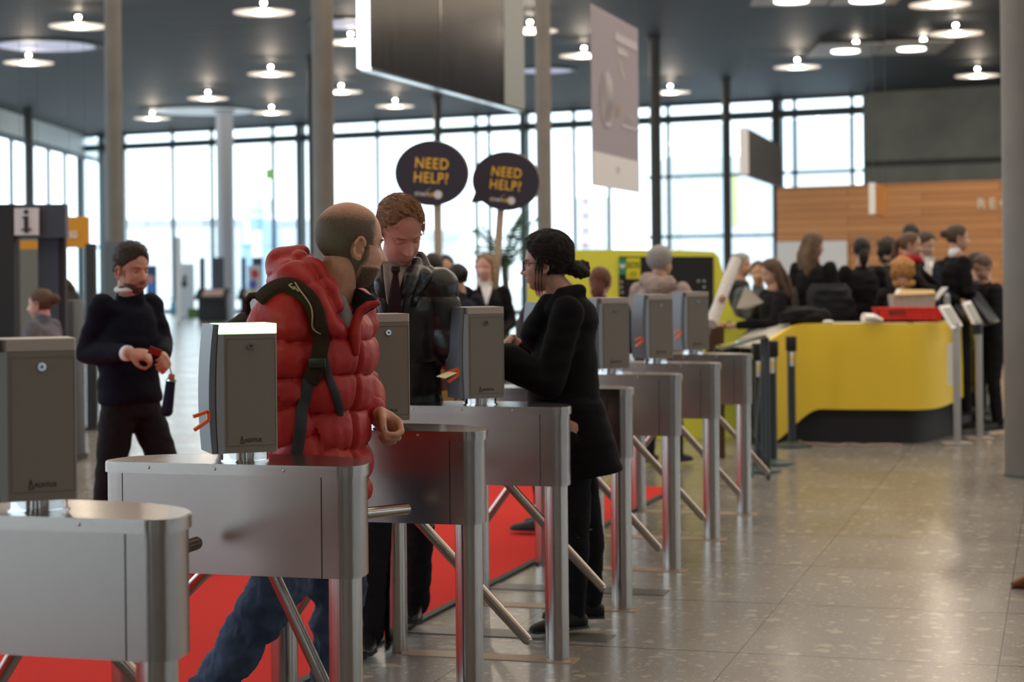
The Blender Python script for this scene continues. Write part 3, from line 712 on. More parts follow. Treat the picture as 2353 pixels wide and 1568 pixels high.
class Person:
    neckw = 1.0
    def __init__(s, label, J, base=None, group=None):
        s.J = {k: V(v) for k, v in J.items()}
        b = base or (s.J['anL']+s.J['anR'])/2; s.base = V((b.x, b.y, 0 if base is None else base[2]))
        s.root = empty('person', s.base, 0, label, 'person', group)
    def add(s, name, m, mt, parent=None, label=None):
        o = obj(name, rel(m, s.base), mt, parent or s.root)
        if label: o['label'] = label
        return o
    def torso(s, bm, g=0.0, z_hem=None, wsc=1.0, dsc=1.0, hem=None):
        """elliptical sections up the trunk; g grows them outward"""
        J = s.J; lat = (J['shL']-J['shR']); lat.z = 0; lat.normalize(); dep = V((lat.y, -lat.x, 0))
        plat = (J['hipL']-J['hipR']); plat.z = 0; plat.normalize(); pdep = V((plat.y, -plat.x, 0))
        pel = (J['hipL']+J['hipR'])/2; sh = (J['shL']+J['shR'])/2; hw = (J['shL']-J['shR']).length/2
        up = (sh-pel)
        A = lambda t: pel+up*t
        secs = []
        if hem: secs.append(hem)
        secs += [(A(-.06), plat*(.155*wsc+g), pdep*(.112*dsc+g)), (A(.12), plat*(.150*wsc+g), pdep*(.112*dsc+g)), (A(.36), (plat+lat)/2*(.135*wsc+g), (pdep+dep)/2*(.103*dsc+g)),
            (A(.62), lat*(.150*wsc+g), dep*(.115*dsc+g)), (A(.84), lat*(hw*.86+g), dep*(.112*dsc+g)), (A(.97), lat*(hw*.80+g), dep*(.085*dsc+g)), (A(1.05), lat*(hw*.45+g), dep*(.065+g))]
        loft(bm, secs); return pel, sh, lat, dep
    def body(s, skinm, head_c, head_f, head_u=(0, 0, 1), hs=1.0, detail=True, vox=.006, ears=True, hands=None, face=1.0, jaw=1.0):
        J = s.J; s.hm = head_frame(head_c, head_f, head_u, hs)
        bm = nb(); pel, sh, lat, dep = s.torso(bm, -.012)
        nk = s.hm @ V((-.024, 0, -.066)); nr = s.neckw; chain(bm, [J['neck'], (J['neck']+nk)/2, nk], [.064*hs*nr, .056*hs*nr, .050*hs*nr])
        sph(bm, s.hm @ V((-.012, 0, .030)), .0755*hs, 20, (1.0, 1.0, 1.1), ); sph(bm, s.hm @ V((-.030, 0, .028)), .073*hs, 18); sph(bm, s.hm @ V((.022, 0, -.036)), (.050*hs), 16, (1, 1, 1.4))
        for q in 'LR':
            chain(bm, [J['sh'+q], J['el'+q], J['wr'+q]], [.046, .036, .026])
            chain(bm, [J['hip'+q], J['kn'+q], J['an'+q]], [.085, .052, .034])
            f = (J['toe'+q]-J['an'+q]); chain(bm, [J['an'+q]-V((0, 0, .02)), J['an'+q]+f*.5-V((0, 0, .005))], [.030, .020])
            if hands and q in hands: hand(bm, J['wr'+q], **hands[q])
            else:
                d = (J['wr'+q]-J['el'+q]).normalized(); rcone(bm, J['wr'+q], J['wr'+q]+d*.07, .028, .03, 12)
        me = fuse(bm, vox, 3)
        bm = nb(); bm.from_mesh(me); bpy.data.meshes.remove(me)
        nu, nv = (132, 104) if detail else (48, 36)
        s.fn = lambda d: head_point(d, face, jaw)
        hb = head_grid(nu, nv, s.fn); put(hb, hb.verts, s.hm); t = bpy.data.meshes.new('t'); hb.to_mesh(t); hb.free(); bm.from_mesh(t); bpy.data.meshes.remove(t)
        if ears:
            for sd in (-1, 1): add_ear(bm, s.hm, sd, fine=detail)
        s.bodyo = s.add('body', bm, skinm); return s
    def eyes(s, brow=None, lid=None, deep=0.0):
        for sd in (-1, 1):
            bm = nb(); c = V((.0690-deep, .031*sd, -.001)); sph(bm, c, .0115, 14); put(bm, bm.verts, s.hm); e = s.add('eye', bm, SK.setdefault('eye', mat('eye_white', (.36, .32, .30), .3)))
            bm = nb(); sph(bm, c+V((.0075, 0, -.001)), (.0052, .0055, .0055), 10); put(bm, bm.verts, s.hm); s.add('iris', bm, SK.setdefault('iris', mat('iris_dark', (.03, .022, .018), .15)), e)
            if brow:
                bm = nb(); pts = [s.fn(V((math.cos(a)*1, math.sin(a)*sd, .235-.05*abs(a-.42))).normalized())*1.008 for a in (.14, .25, .38, .5, .6)]
                tube(bm, pts, [.0012, .0022, .0024, .0022, .001], 6); put(bm, bm.verts, s.hm); s.add('eyebrow', bm, brow)
    def hair(s, mt, mask, thick, name='hair', detail=True, **k):
        nu, nv = (110, 84) if detail else (48, 36)
        return s.add(name, shell(s.hm, s.fn, mask, thick, nu, nv, **k), mt)
    def sleeves(s, bm, rs, ends=(1, 1), which='LR'):
        J = s.J
        for q in which:
            e = ends[0 if q == 'L' else 1]; w = J['el'+q].lerp(J['wr'+q], e)
            chain(bm, [J['sh'+q], J['sh'+q].lerp(J['el'+q], .5), J['el'+q], J['el'+q].lerp(w, .5), w], rs)
    def top(s, mt, g=.012, arm=(.068, .060, .052, .046, .040), vox=.008, ends=(.97, .97), wr=.006, hem=None, name='jacket', wsc=1, dsc=1, neckr=0, extra=None, smooth=5, quilt=None):
        bm = nb(); s.torso(bm, g, hem=hem, wsc=wsc, dsc=dsc); s.sleeves(bm, arm, ends)
        if neckr: chain(bm, [s.J['neck']-V((0, 0, .03)), s.J['neck']+V((0, 0, .01))], [neckr, neckr*.92])
        if extra: extra(bm)
        me = fuse(bm, vox, smooth)
        if quilt: puff(me, quilt)
        if wr: wrinkle(me, wr)
        return s.add(name, me, mt)
    def trousers(s, mt, r=(.108, .092, .074, .066, .060), vox=.009, wr=.006, name='trousers', top=.0, hipg=.006):
        J = s.J; bm = nb(); pel = (J['hipL']+J['hipR'])/2; plat = (J['hipL']-J['hipR']); plat.z = 0; plat.normalize(); pd = V((plat.y, -plat.x, 0))
        loft(bm, [(pel+V((0, 0, -.10)), plat*(.13+hipg), pd*(.10+hipg)), (pel, plat*(.160+hipg), pd*(.118+hipg)), (pel+V((0, 0, .10+top)), plat*(.145+hipg), pd*(.108+hipg))])
        for q in 'LR':
            a = J['an'+q]; k = J['kn'+q]
            chain(bm, [J['hip'+q]-V((0, 0, .03)), J['hip'+q].lerp(k, .5), k, k.lerp(a, .5), a+(k-a).normalized()*.01], r)
        me = fuse(bm, vox, 4)
        if wr: wrinkle(me, wr, (12, 12, 20), a2=wr*.35)
        return s.add(name, me, mt)
    def shoes(s, mt, sole=None, sc_=1.0, low=False):
        for q in 'LR':
            a, t = s.J['an'+q], s.J['toe'+q]; f = (t-a); f.z = 0; f.normalize(); l = V((-f.y, f.x, 0)); pit = (t.z-a.z+.06)
            heel = a-f*.05*sc_-V((0, 0, .055)); L = .27*sc_; up = V((0, 0, 1)); fw = (f+V((0, 0, pit*2.2))).normalized() if abs(pit) > .03 else f
            bm = nb()
            P = lambda u, z: heel+fw*(L*u)+up*z
            hk = .03 if low else .05
            loft(bm, [(P(0, .03), l*.026, up*.026), (P(.08, .035), l*.036, up*.036), (P(.25, .035+hk*.2), l*.038, up*(.034+hk*.2)), (P(.5, .032), l*.042, up*.034), (P(.72, .024), l*.047, up*.025), (P(.9, .019), l*.038, up*.019), (P(.99, .015), l*.018, up*.012)], 16)
            if not low: rcone(bm, P(.2, .05), a+V((0, 0, .01)), .042, .040, 12)
            me = fuse(bm, .006, 2); sh = s.add('shoe', me, mt)
            bm = nb(); loft(bm, [(P(.0, .006), l*.03, up*.008), (P(.25, .006), l*.038, up*.008), (P(.7, .006), l*.048, up*.008), (P(.93, .006), l*.034, up*.008), (P(1.0, .008), l*.015, up*.006)], 14)
            s.add('sole', bm, sole or M['matte_black'], sh)
def ribbon(pts, nrm, w, t, n=None):
    """strap along pts, nrm outward normals, half width w, thickness t"""
    bm = nb(); rings = []
    for i, p in enumerate(pts):
        tg = (pts[min(i+1, len(pts)-1)]-pts[max(0, i-1)]).normalized(); nn = nrm[i]; sd = tg.cross(nn).normalized(); nn = sd.cross(tg).normalized()
        ww = w[i] if isinstance(w, (list, tuple)) else w
        rings.append([bm.verts.new(p+sd*ww-nn*t*.6), bm.verts.new(p+sd*ww+nn*t*.5), bm.verts.new(p+sd*ww*.6+nn*t), bm.verts.new(p-sd*ww*.6+nn*t), bm.verts.new(p-sd*ww+nn*t*.5), bm.verts.new(p-sd*ww-nn*t*.6)])
    for i in range(len(rings)-1):
        for k in range(6): bm.faces.new((rings[i][k], rings[i][(k+1) % 6], rings[i+1][(k+1) % 6], rings[i+1][k]))
    bm.faces.new(rings[0][::-1]); bm.faces.new(rings[-1]); bmesh.ops.recalc_face_normals(bm, faces=bm.faces[:]); return bm
def bvh_of(o):
    bm = nb(); bm.from_mesh(o.data); off = o.location + (o.parent.location if o.parent else V((0, 0, 0)))
    for v in bm.verts: v.co += off
    t = BVHTree.FromBMesh(bm); bm.free(); return t
def on_surface(t, pxs, lift=.004, steps=6):
    P, Nn = [], []; dense = []
    for i in range(len(pxs)-1):
        for k in range(steps): u = k/steps; dense.append(tuple(pxs[i][j]*(1-u)+pxs[i+1][j]*u for j in (0, 1)))
    dense.append(pxs[-1])
    for (x, y) in dense:
        r = ray(x, y).normalized(); h, n, _, _ = t.ray_cast(CAMP, r)
        if h is not None: P.append(h+n*lift); Nn.append(n)
    for _ in range(10):
        P = [P[0]]+[(P[i-1]+P[i]*2+P[i+1])/4 for i in range(1, len(P)-1)]+[P[-1]]
        Nn = [Nn[0]]+[((Nn[i-1]+Nn[i]*2+Nn[i+1])/4).normalized() for i in range(1, len(Nn)-1)]+[Nn[-1]]
    return P, Nn

def surf_patch(t, rows, lift=.005, th=.004, sub=3):
    """cloth lying on a surface: rows of pixels of equal length, laid on the mesh seen from the camera"""
    def lerp2(a, b, u): return (a[0]*(1-u)+b[0]*u, a[1]*(1-u)+b[1]*u)
    R = []
    for r in range(len(rows)-1):
        for k in range(sub): R.append([lerp2(rows[r][c], rows[r+1][c], k/sub) for c in range(len(rows[0]))])
    R.append(rows[-1]); RR = []
    for r in R:
        o = []
        for c in range(len(r)-1):
            for k in range(sub): o.append(lerp2(r[c], r[c+1], k/sub))
        o.append(r[-1]); RR.append(o)
    pts = []; last = None
    for r in RR:
        row = []
        for (x, y) in r:
            d = ray(x, y).normalized(); h, n, _, _ = t.ray_cast(CAMP, d)
            if h is None: h = last if last is not None else None
            if h is None: row.append(None); continue
            if last is not None and (h-CAMP).length-(last-CAMP).length > .06: h = CAMP+d*(last-CAMP).length
            last = h; row.append(CAMP+d*((h-CAMP).length-lift))
        pts.append(row)
    dflt = next(q for r in pts for q in r if q is not None); bm = nb()
    vs = [[bm.verts.new(q if q is not None else dflt) for q in r] for r in pts]
    for r in range(len(vs)-1):
        for c in range(len(vs[0])-1): bm.faces.new((vs[r][c], vs[r][c+1], vs[r+1][c+1], vs[r+1][c]))
    bmesh.ops.recalc_face_normals(bm, faces=bm.faces[:]); bmesh.ops.solidify(bm, geom=bm.faces[:], thickness=th); return bm

def strands(P, mt, mask, n, flow, L, lift, r=.0011, seed=3, name='hair_strands'):
    """loose strands lying over the hair, combed along flow (head coordinates)"""
    rr = random.Random(seed); bm = nb(); fl = V(flow); made = 0; tries = 0
    while made < n and tries < n*30:
        tries += 1
        d = V((rr.gauss(0, 1), rr.gauss(0, 1), rr.gauss(0, 1))).normalized(); q = P.fn(d)
        if mask(q) < .75: continue
        f = (fl+V((rr.gauss(0, .35), rr.gauss(0, .35), rr.gauss(0, .25)))).normalized(); pts = []; cur = q.copy(); LL = L*rr.uniform(.5, 1.2)
        for k in range(7):
            dd = cur.normalized(); s_ = P.fn(dd); lf = lift(s_) if callable(lift) else lift
            cur = s_+dd*(lf+.004*math.sin(k*.5)*rr.uniform(.3, 1)); pts.append(cur.copy())
            nrm = dd; t = (f-nrm*f.dot(nrm)); 
            if t.length < .05: break
            cur = cur+t.normalized()*LL/6
        if len(pts) > 3: tube(bm, pts, [r*(1-.75*i/len(pts)) for i in range(len(pts))], 4); made += 1
    put(bm, bm.verts, P.hm); return P.add(name, bm, mt)
# ================================================================= the man in the red down jacket
def xy(px, py, Y): return at(px, py, Y)
Y0 = 5.86
J = dict(neck=xy(752, 702, 5.87), shL=xy(800, 716, 6.02), shR=xy(652, 722, 5.72), elR=xy(648, 925, 5.74), wrR=xy(705, 1085, 5.74),
    elL=xy(812, 880, 6.10), wrL=xy(852, 944, 5.98), hipL=xy(752, 1100, 5.98), hipR=xy(690, 1108, 5.82), knR=xy(640, 1345, 5.76), anR=xy(455, 1640, 5.78), toeR=xy(505, 1725, 5.76),
    knL=xy(778, 1390, 5.95), anL=xy(765, 1680, 5.95), toeL=xy(880, 1738, 5.93))
p = Person('bald bearded person in a red down jacket with a backpack, walking through between turnstiles', J, base=V((xy(700, 1740, 5.86).x, 5.86, 0)))
red_man = p; p.neckw = 1.13
SKC = (.52, .27, .18); sk = skin('ruddy', SKC)
hd_f = V((math.cos(R_(24)), math.sin(R_(24)), -.10)); hup = V((.05, 0, 1))
wdir = (xy(915, 990, 5.93)-xy(868, 945, 5.98)).normalized()
p.body(sk, xy(807, 561, 5.86), hd_f, hup, hs=1.10, vox=.0045, jaw=1.08,
    hands={'L': dict(fdir=(.76, -.14, -.56), palm=(-.42, -.74, -.50), side=-1, curl=.95, s=1.19, thumb=1.0, curls=[.88, 1.08, 1.18, 1.24])})
p.eyes(brow=hairmat('brown', (.055, .032, .018)), deep=.009)
def m_hair(q):
    hl = ssm(.050-q.x-max(0, -q.z-.0)*.35+.008*noise.noise(q*45), -.010, .022)
    low = ssm(q.z+.070+max(0, q.x+.03)*.9, 0, .030)
    e = math.hypot((q.x+.002)/.024, (q.z+.012)/.034)
    ear = ssm(e, .75, .95) if abs(q.y) > .055 else 1
    front = ssm(.040-q.x, 0, .015) if q.z < -.0 else 1
    bald = 1-ssm(q.z-.052+max(0, -q.x-.05)*.1, 0, .06)*.93
    return min(hl, low, ear, bald, front)
def m_beard(q):
    if q.x < -.012: return 0
    # sideburn, jaw, chin, moustache
    sb = gs(q.x-.030, .014)*ssm(.050-q.z, 0, .02)*ssm(q.z+.08, 0, .02)*ssm(abs(q.y), .045, .06)
    edge = -.036-.030*ssm(q.x, .03, .075)
    jaw = ssm(edge-q.z, -.012, .022)*ssm(q.x, -.016, .004)*ssm(q.z+.135, 0, .01)
    mou = 1-gs(q.y, .020)*gs(q.z+.068, .007)*1.3
    mus = ssm(.030-abs(q.y), 0, .008)*ssm(q.x, .068, .076)*gs(q.z+.055, .007)*1.1
    return max(sb, min(jaw, mou), mus)
fuzz(p, 'hair', fuzz_mat('buzz', SKC, (.085, .053, .032), .10, .95), m_hair)
def m_beard(q):
    if q.x < .0: return 0
    side = ssm(q.x, .018, .03)*ssm(.0+.03-q.x-(.0 if q.z > -.03 else (-q.z-.03)*2.4), -.012, .006)*ssm(-q.z+.01, 0, .015)
    low = ssm(-q.z-.052-max(0, .045-abs(q.y))*.25, 0, .012) * ssm(q.x, .0, .02)
    mou = 1-gs(q.y, .024)*gs(q.z+.069, .008)*1.4
    mus = gs(q.y, .028)*ssm(q.x, .07, .08)*gs(q.z+.056, .007)*1.2
    return max(side, min(low, mou), mus)*.95
fuzz(p, 'beard', fuzz_mat('beard', SKC, (.055, .034, .022), .12, 1.0), m_beard, .005)
# jacket
M['down'] = mat('red_down_fabric', (.36, .012, .011), .50, noise_amt=.08, nscale=14, bump=.15, bscale=60, spec=.38)
armsR = [J['shR'], J['elR'], J['wrR']]; armsL = [J['shL'], J['elL'], J['wrL']]
tor_c = [(J['hipL']+J['hipR'])/2-V((0, 0, .3)), (J['shL']+J['shR'])/2+V((0, 0, .12))]
def quilt(q, n):
    dA = min((seg_s(q, armsR), 'R'), (seg_s(q, armsL), 'L')); dt = seg_s(q, tor_c)
    if dA[0][0] < .078 and dA[0][0] < dt[0]-.04:
        s_ = dA[0][1]; k = abs(math.sin(math.pi*(s_+.02)/.105))**.45
        return (.017*(k-.6) if s_ > .16 else .006)+.004*noise.noise(q*15)+.0015*noise.noise(q*45)
    hd = 0; tz = ssm(q.z, 1.45, 1.50)
    if tz > 0:
        k = abs(math.sin(math.pi*((q.z*.85-q.x*.45+.015*noise.noise(q*6))/.078)))**.45
        hd = .013*(k-.5)+.003*noise.noise(q*22)
    w = .012*noise.noise(V((q.x*9, q.y*9, q.z*3)))
    k = abs(math.sin(math.pi*(q.z-1.214+w)/.113))**.42
    zip_ = gs((q-ZP).dot(ZL), .010)*(.018 if n.dot(ZD) > .3 else 0)
    sh_ = ssm(q.z-1.36, 0, .05); return (.026*(k-.62)*(1-sh_)+.004*noise.noise(V((q.x*20, q.y*20, q.z*8)))+.0015*noise.noise(q*50)-zip_)*(1-tz)+hd*tz
lat = (J['shL']-J['shR']); lat.z = 0; lat.normalize(); ZL = lat; ZD = V((lat.y, -lat.x, 0)); ZP = (J['shL']+J['shR'])/2
pel = (J['hipL']+J['hipR'])/2
def hood(bm):
    # standing collar around the neck, open at the front, and the hood lying behind it
    chain(bm, [xy(712, 668, 6.0), xy(672, 650, 5.90), xy(655, 635, 5.83), xy(672, 636, 5.75), xy(705, 668, 5.71), xy(738, 712, 5.70), xy(770, 760, 5.70)], [.052, .062, .060, .055, .046, .036, .026])
    chain(bm, [xy(690, 650, 6.0), xy(730, 690, 6.08), xy(790, 730, 6.06), xy(822, 762, 5.98)], [.05, .035, .025, .022])
    chain(bm, [xy(652, 628, 5.84), xy(650, 608, 5.84), xy(690, 596, 5.84), xy(718, 612, 5.84)], [.055, .050, .040, .022])
    chain(bm, [xy(690, 600, 5.80), xy(728, 622, 5.77), xy(758, 664, 5.74), xy(778, 706, 5.73)], [.032, .026, .022, .018])
    sph(bm, xy(636, 745, 5.72), (.092, .082, .085), 18)
hemc = pel-V((0, 0, .04))
jk = p.top(M['down'], g=.045, arm=(.092, .086, .078, .072, .056), vox=.007, ends=(.90, .90), wr=0, name='down_jacket', extra=hood, quilt=quilt, smooth=3, dsc=1.08,
    hem=(hemc-V((0, 0, .02)), lat*.185, ZD*.15))
def hoodseam(q): return 0
bm = nb(); d = (J['wrL']-J['elL']).normalized(); cyl(bm, J['wrL']-d*.030, J['wrL']+d*.010, .048, .042, n=24); p.add('cuff', bm, M['matte_black'])
# turned-out collar flap with a black lining, grey shirt in the opening
def patch(pts, nr, nc, t, m, name, label=None):
    bm = nb(); vs = [[bm.verts.new(pts[r][c]) for c in range(nc)] for r in range(nr)]
    for r in range(nr-1):
        for c in range(nc-1): bm.faces.new((vs[r][c], vs[r][c+1], vs[r+1][c+1], vs[r+1][c]))
    bmesh.ops.recalc_face_normals(bm, faces=bm.faces[:])
    g_ = bmesh.ops.solidify(bm, geom=bm.faces[:], thickness=t)
    bmesh.ops.subdivide_edges(bm, edges=bm.edges[:], cuts=1, use_grid_fill=True, smooth=.6)
    return p.add(name, bm, m, label=label)
patch([[xy(800, 668, 5.93), xy(822, 664, 5.86), xy(845, 676, 5.80), xy(868, 690, 5.78)], [xy(800, 700, 5.90), xy(822, 695, 5.84), xy(842, 698, 5.80), xy(866, 706, 5.78)],
       [xy(800, 740, 5.86), xy(815, 730, 5.81), xy(828, 722, 5.80), xy(850, 715, 5.79)], [xy(803, 775, 5.80), xy(809, 765, 5.78), xy(814, 752, 5.78), xy(822, 738, 5.785)]], 4, 4, .008, cloth('lining', (.018, .02, .024), .7), 'collar_lining', 'black lining of the collar')
bm = nb(); chain(bm, [xy(868, 697, 5.765), xy(845, 702, 5.765), xy(828, 716, 5.765), xy(819, 738, 5.76), xy(815, 770, 5.755), xy(818, 810, 5.755)], [.010, .014, .015, .016, .020, .012]); p.add('collar_flap', fuse(bm, .004, 3), M['down'])
bm = nb(); chain(bm, [xy(775, 700, 5.80), xy(795, 745, 5.78), xy(800, 770, 5.80)], [.035, .03, .02]); p.add('shirt', fuse(bm, .006, 3), cloth('grey_shirt', (.22, .22, .23)))
M['jeans'] = cloth('jeans', (.055, .080, .135), .8, na=.5, ns=7, bump=.3, bs=300)
p.trousers(M['jeans'], r=(.112, .100, .086, .074, .070), wr=.020)
p.shoes(cloth('brown_shoe', (.05, .035, .025), .6))
# backpack, its strap lies on the jacket
tr = bvh_of(jk)
M['pack'] = cloth('pack', (.032, .018, .012), .85, ns=60, bump=.4, bs=220)
bp_c = xy(598, 838, 6.02)
bpk = empty('backpack', bp_c-V((0, 0, .25)), 0, 'dark brown backpack worn by the bald man in the red jacket', 'backpack')
bm = nb(); hx = ZD*-1
loft(bm, [(bp_c+V((0, 0, -.26)), lat*.15, hx*.08), (bp_c+V((0, 0, -.15)), lat*.165, hx*.11), (bp_c+V((0, 0, .05)), lat*.16, hx*.11), (bp_c+V((0, 0, .13)), lat*.13, hx*.08), (bp_c+V((0, 0, .17)), lat*.08, hx*.04)], 24, 3)
me = fuse(bm, .009, 4); wrinkle(me, .008)
def addw(name, m, mt, root, label=None):
    o = obj(name, rel(m, root.location), mt, root)
    if label: o['label'] = label
    return o
bag = addw('bag', me, M['pack'], bpk)
bm = nb(); tube(bm, [xy(572, 722, 5.95), xy(566, 695, 5.94), xy(576, 680, 5.93), xy(590, 679, 5.92), xy(599, 690, 5.91), xy(603, 706, 5.9)], .011, 8); addw('grab_loop', bm, M['pack'], bpk)
P, Nn = on_surface(tr, [(602, 690), (622, 670), (650, 657), (684, 662), (712, 684), (730, 718), (738, 756), (738, 795), (728, 840), (714, 878)], .010)
strap = addw('shoulder_strap', ribbon(P, Nn, [.025]*len(P), .014), M['pack'], bpk)
P2, N2 = on_surface(tr, [(690, 664), (706, 678), (722, 706), (730, 735), (733, 765)], .030)
addw('piping', ribbon(P2, N2, .0022, .003), cloth('tan_piping', (.36, .25, .14)), bpk)
P3, N3 = on_surface(tr, [(712, 860), (704, 905), (690, 945), (690, 985), (684, 1030), (676, 1070)], .006)
addw('lower_strap', ribbon(P3, N3, .018, .006), M['matte_black'], bpk)
P4_, N4 = on_surface(tr, [(735, 770), (746, 830), (753, 870), (768, 900), (778, 935), (782, 950)], .008)
addw('strap_end', ribbon(P4_, N4, [.010+.004*(i/len(P4_)) for i in range(len(P4_))], .005), M['matte_black'], bpk)
bm = nb(); a = P[-8]; box(bm, a+Nn[-8]*.018, (.05, .016, .03), bev=.004); addw('buckle', bm, M['black'], bpk)
bm = nb()
for (x0_, y0_, x1_, y1_) in ((672, 655, 682, 652), (672, 655, 680, 661), (684, 656, 692, 660), (692, 660, 688, 667)):
    q0, n0 = on_surface(tr, [(x0_, y0_), (x1_, y1_)], .030, 1); 
    if len(q0) > 1: cyl(bm, q0[0], q0[-1], .003, n=6)
addw('stitched_mark', bm, cloth('tan_piping', (.36, .25, .14)), bpk)
# small coin in the fingers
bm = nb(); cyl(bm, xy(885, 985, 5.80), xy(887, 985, 5.797), .005, n=16); tag(obj('coin', bm, M['chrome']), 'small shiny coin pinched between the fingers of the man in red', 'coin')
# ================================================================= the man in the leather coat
J = dict(neck=xy(908, 632, 7.58), shL=xy(1002, 664, 7.62), shR=xy(838, 668, 7.62), elL=xy(1036, 790, 7.60), wrL=xy(1046, 830, 7.78), elR=xy(838, 800, 7.60), wrR=xy(868, 872, 7.40),
    hipL=xy(955, 955, 7.80), hipR=xy(870, 955, 7.72), knL=xy(960, 1180, 7.90), anL=xy(952, 1385, 8.10), toeL=xy(942, 1425, 7.90), knR=xy(858, 1200, 7.55), anR=xy(845, 1455, 7.56), toeR=xy(838, 1497, 7.38))
p = Person('person in a black leather coat and dark tie, head bent down beside the bald man', J, base=V((xy(905, 1450, 7.75).x, 7.75, 0)))
SKP = (.55, .24, .18); skp = skin('pink', SKP)
p.neckw = .95
p.body(skp, xy(920, 533, 7.50), V((.42, -.78, -.52)), V((.08, -.4, 1)), hs=1.10, vox=.006, jaw=1.06,
    hands={'R': dict(fdir=(.7, -.3, -.5), palm=(.2, .3, -.9), side=1, curl=.6), 'L': dict(fdir=(-.2, -.4, -.8), palm=(-.8, .1, -.2), side=1, curl=.6)})
p.eyes(brow=hairmat('fair', (.20, .12, .065)), deep=.004)
for sd in (-1, 1):   # lowered lids
    bm = nb(); sph(bm, V((.0705, .031*sd, .002)), (.0105, .0135, .0095), 14); put(bm, bm.verts, p.hm); p.add('eyelid', bm, skp)
def mh(q):
    hl = ssm(.058-q.x-max(0, .066-q.z)*1.1, -.004, .012)
    low = ssm(q.z+.060+max(0, q.x+.02)*.8, 0, .02); e = math.hypot((q.x+.002)/.022, (q.z+.014)/.030)
    return min(hl, low, ssm(e, .95, 1.2) if abs(q.y) > .055 else 1)
p.hair(hairmat('sandy', (.21, .10, .042), .45), mh, lambda q: .007+.008*ssm(q.z, .03, .1), amp=.004, freq=45, clump=.008)
strands(p, hairmat('sandy_light', (.34, .17, .075), .4), mh, 420, (.75, .55, .35), .075, lambda q: .009+.010*ssm(q.z, .03, .1), r=.0015)
M['leather'] = mat('black_leather', (.014, .014, .016), .34, noise_amt=.1, nscale=30, bump=.12, bscale=60, spec=.5)
def lq(q, n):
    k = abs(math.sin(math.pi*(q.z-1.30)/.135))**.35
    return .012*(k-.7)+.010*noise.noise(V((q.x*10, q.y*10, q.z*4)))+.0015*noise.noise(q*30)
pel = (J['hipL']+J['hipR'])/2; lt = (J['shL']-J['shR']); lt.z = 0; lt.normalize(); dp = V((lt.y, -lt.x, 0))
def lcol(bm):
    chain(bm, [xy(862, 628, 7.66), xy(905, 612, 7.72), xy(962, 612, 7.66), xy(975, 632, 7.52)], [.03, .034, .038, .034]); chain(bm, [xy(966, 590, 7.60), xy(982, 625, 7.56)], [.026, .036]); chain(bm, [xy(960, 604, 7.52), xy(946, 640, 7.43), xy(936, 672, 7.41), xy(926, 722, 7.43)], [.024, .028, .026, .022]); chain(bm, [xy(874, 604, 7.54), xy(877, 650, 7.43), xy(886, 722, 7.43)], [.022, .028, .024]); chain(bm, [xy(975, 632, 7.52), xy(950, 690, 7.48)], [.034, .022]); chain(bm, [xy(862, 628, 7.66), xy(868, 700, 7.50)], [.03, .022])
lj = p.top(M['leather'], g=.042, arm=(.094, .084, .074, .066, .058), vox=.010, ends=(.95, .95), wr=0, name='leather_coat', extra=lcol, quilt=lq, smooth=3, hem=(pel-V((0, 0, .14)), lt*.20, dp*.155))
t_ = bvh_of(lj)
p.add('shirt', surf_patch(t_, [[(880, 600), (896, 604), (935, 614)], [(882, 640), (898, 642), (925, 640)], [(888, 690), (899, 688), (914, 680)], [(895, 716), (900, 715), (905, 712)]], .012), cloth('pinkish_shirt', (.34, .28, .28)))
bm = nb()
loft(bm, [(xy(909, 612, 7.42), V((.016, 0, 0)), V((0, .012, 0))), (xy(909, 622, 7.40), V((.019, 0, 0)), V((0, .014, 0))), (xy(909, 630, 7.40), V((.011, 0, 0)), V((0, .008, 0))), (xy(907, 690, 7.37), V((.026, 0, 0)), V((0, .006, 0))), (xy(906, 760, 7.37), V((.034, 0, 0)), V((0, .006, 0)))], 16)
p.add('tie', bm, cloth('dark_tie', (.022, .010, .013)))
bm = nb(); nkd = (p.hm @ V((-.014, 0, -.07))-J['neck']).normalized(); chain(bm, [J['neck']-nkd*.03, J['neck']+nkd*.008], [.076, .070]); p.add('shirt_collar', fuse(bm, .007, 2), cloth('pinkish_shirt', (.34, .28, .28)))
p.trousers(cloth('black_trousers', (.012, .012, .016), .85), r=(.105, .092, .078, .070, .068))
p.shoes(mat('black_shoe_leather', (.012, .012, .014), .25))
# ================================================================= the black-haired woman
J = dict(neck=xy(1288, 672, 7.95), shL=xy(1305, 716, 7.78), shR=xy(1296, 712, 8.10), elL=xy(1262, 885, 7.72), wrL=xy(1160, 826, 7.72), elR=xy(1262, 880, 8.18), wrR=xy(1212, 815, 8.12),
    hipL=xy(1312, 985, 7.84), hipR=xy(1310, 985, 8.02), knL=xy(1326, 1215, 7.86), anL=xy(1322, 1415, 7.90), toeL=xy(1228, 1448, 7.80), knR=xy(1358, 1215, 8.05), anR=xy(1362, 1392, 8.10), toeR=xy(1290, 1424, 8.10))
p = Person('black-haired person with round glasses and a bun, in a long black blazer, facing the turnstiles', J, base=V((xy(1320, 1440, 7.95).x, 7.95, 0)))
SKW = (.50, .27, .20); skw = skin('olive', SKW)
p.body(skw, xy(1254, 606, 7.94), V((-.985, .10, -.04)), V((-.02, 0, 1)), hs=.985, vox=.006, jaw=.95,
    hands={'R': dict(fdir=(-.7, 0, .45), palm=(.2, -.9, .2), side=-1, curl=.9), 'L': dict(fdir=(-.8, 0, .2), palm=(0, .8, .2), side=1, curl=.7)})
p.eyes(brow=hairmat('black', (.009, .007, .006), .6), deep=.002)
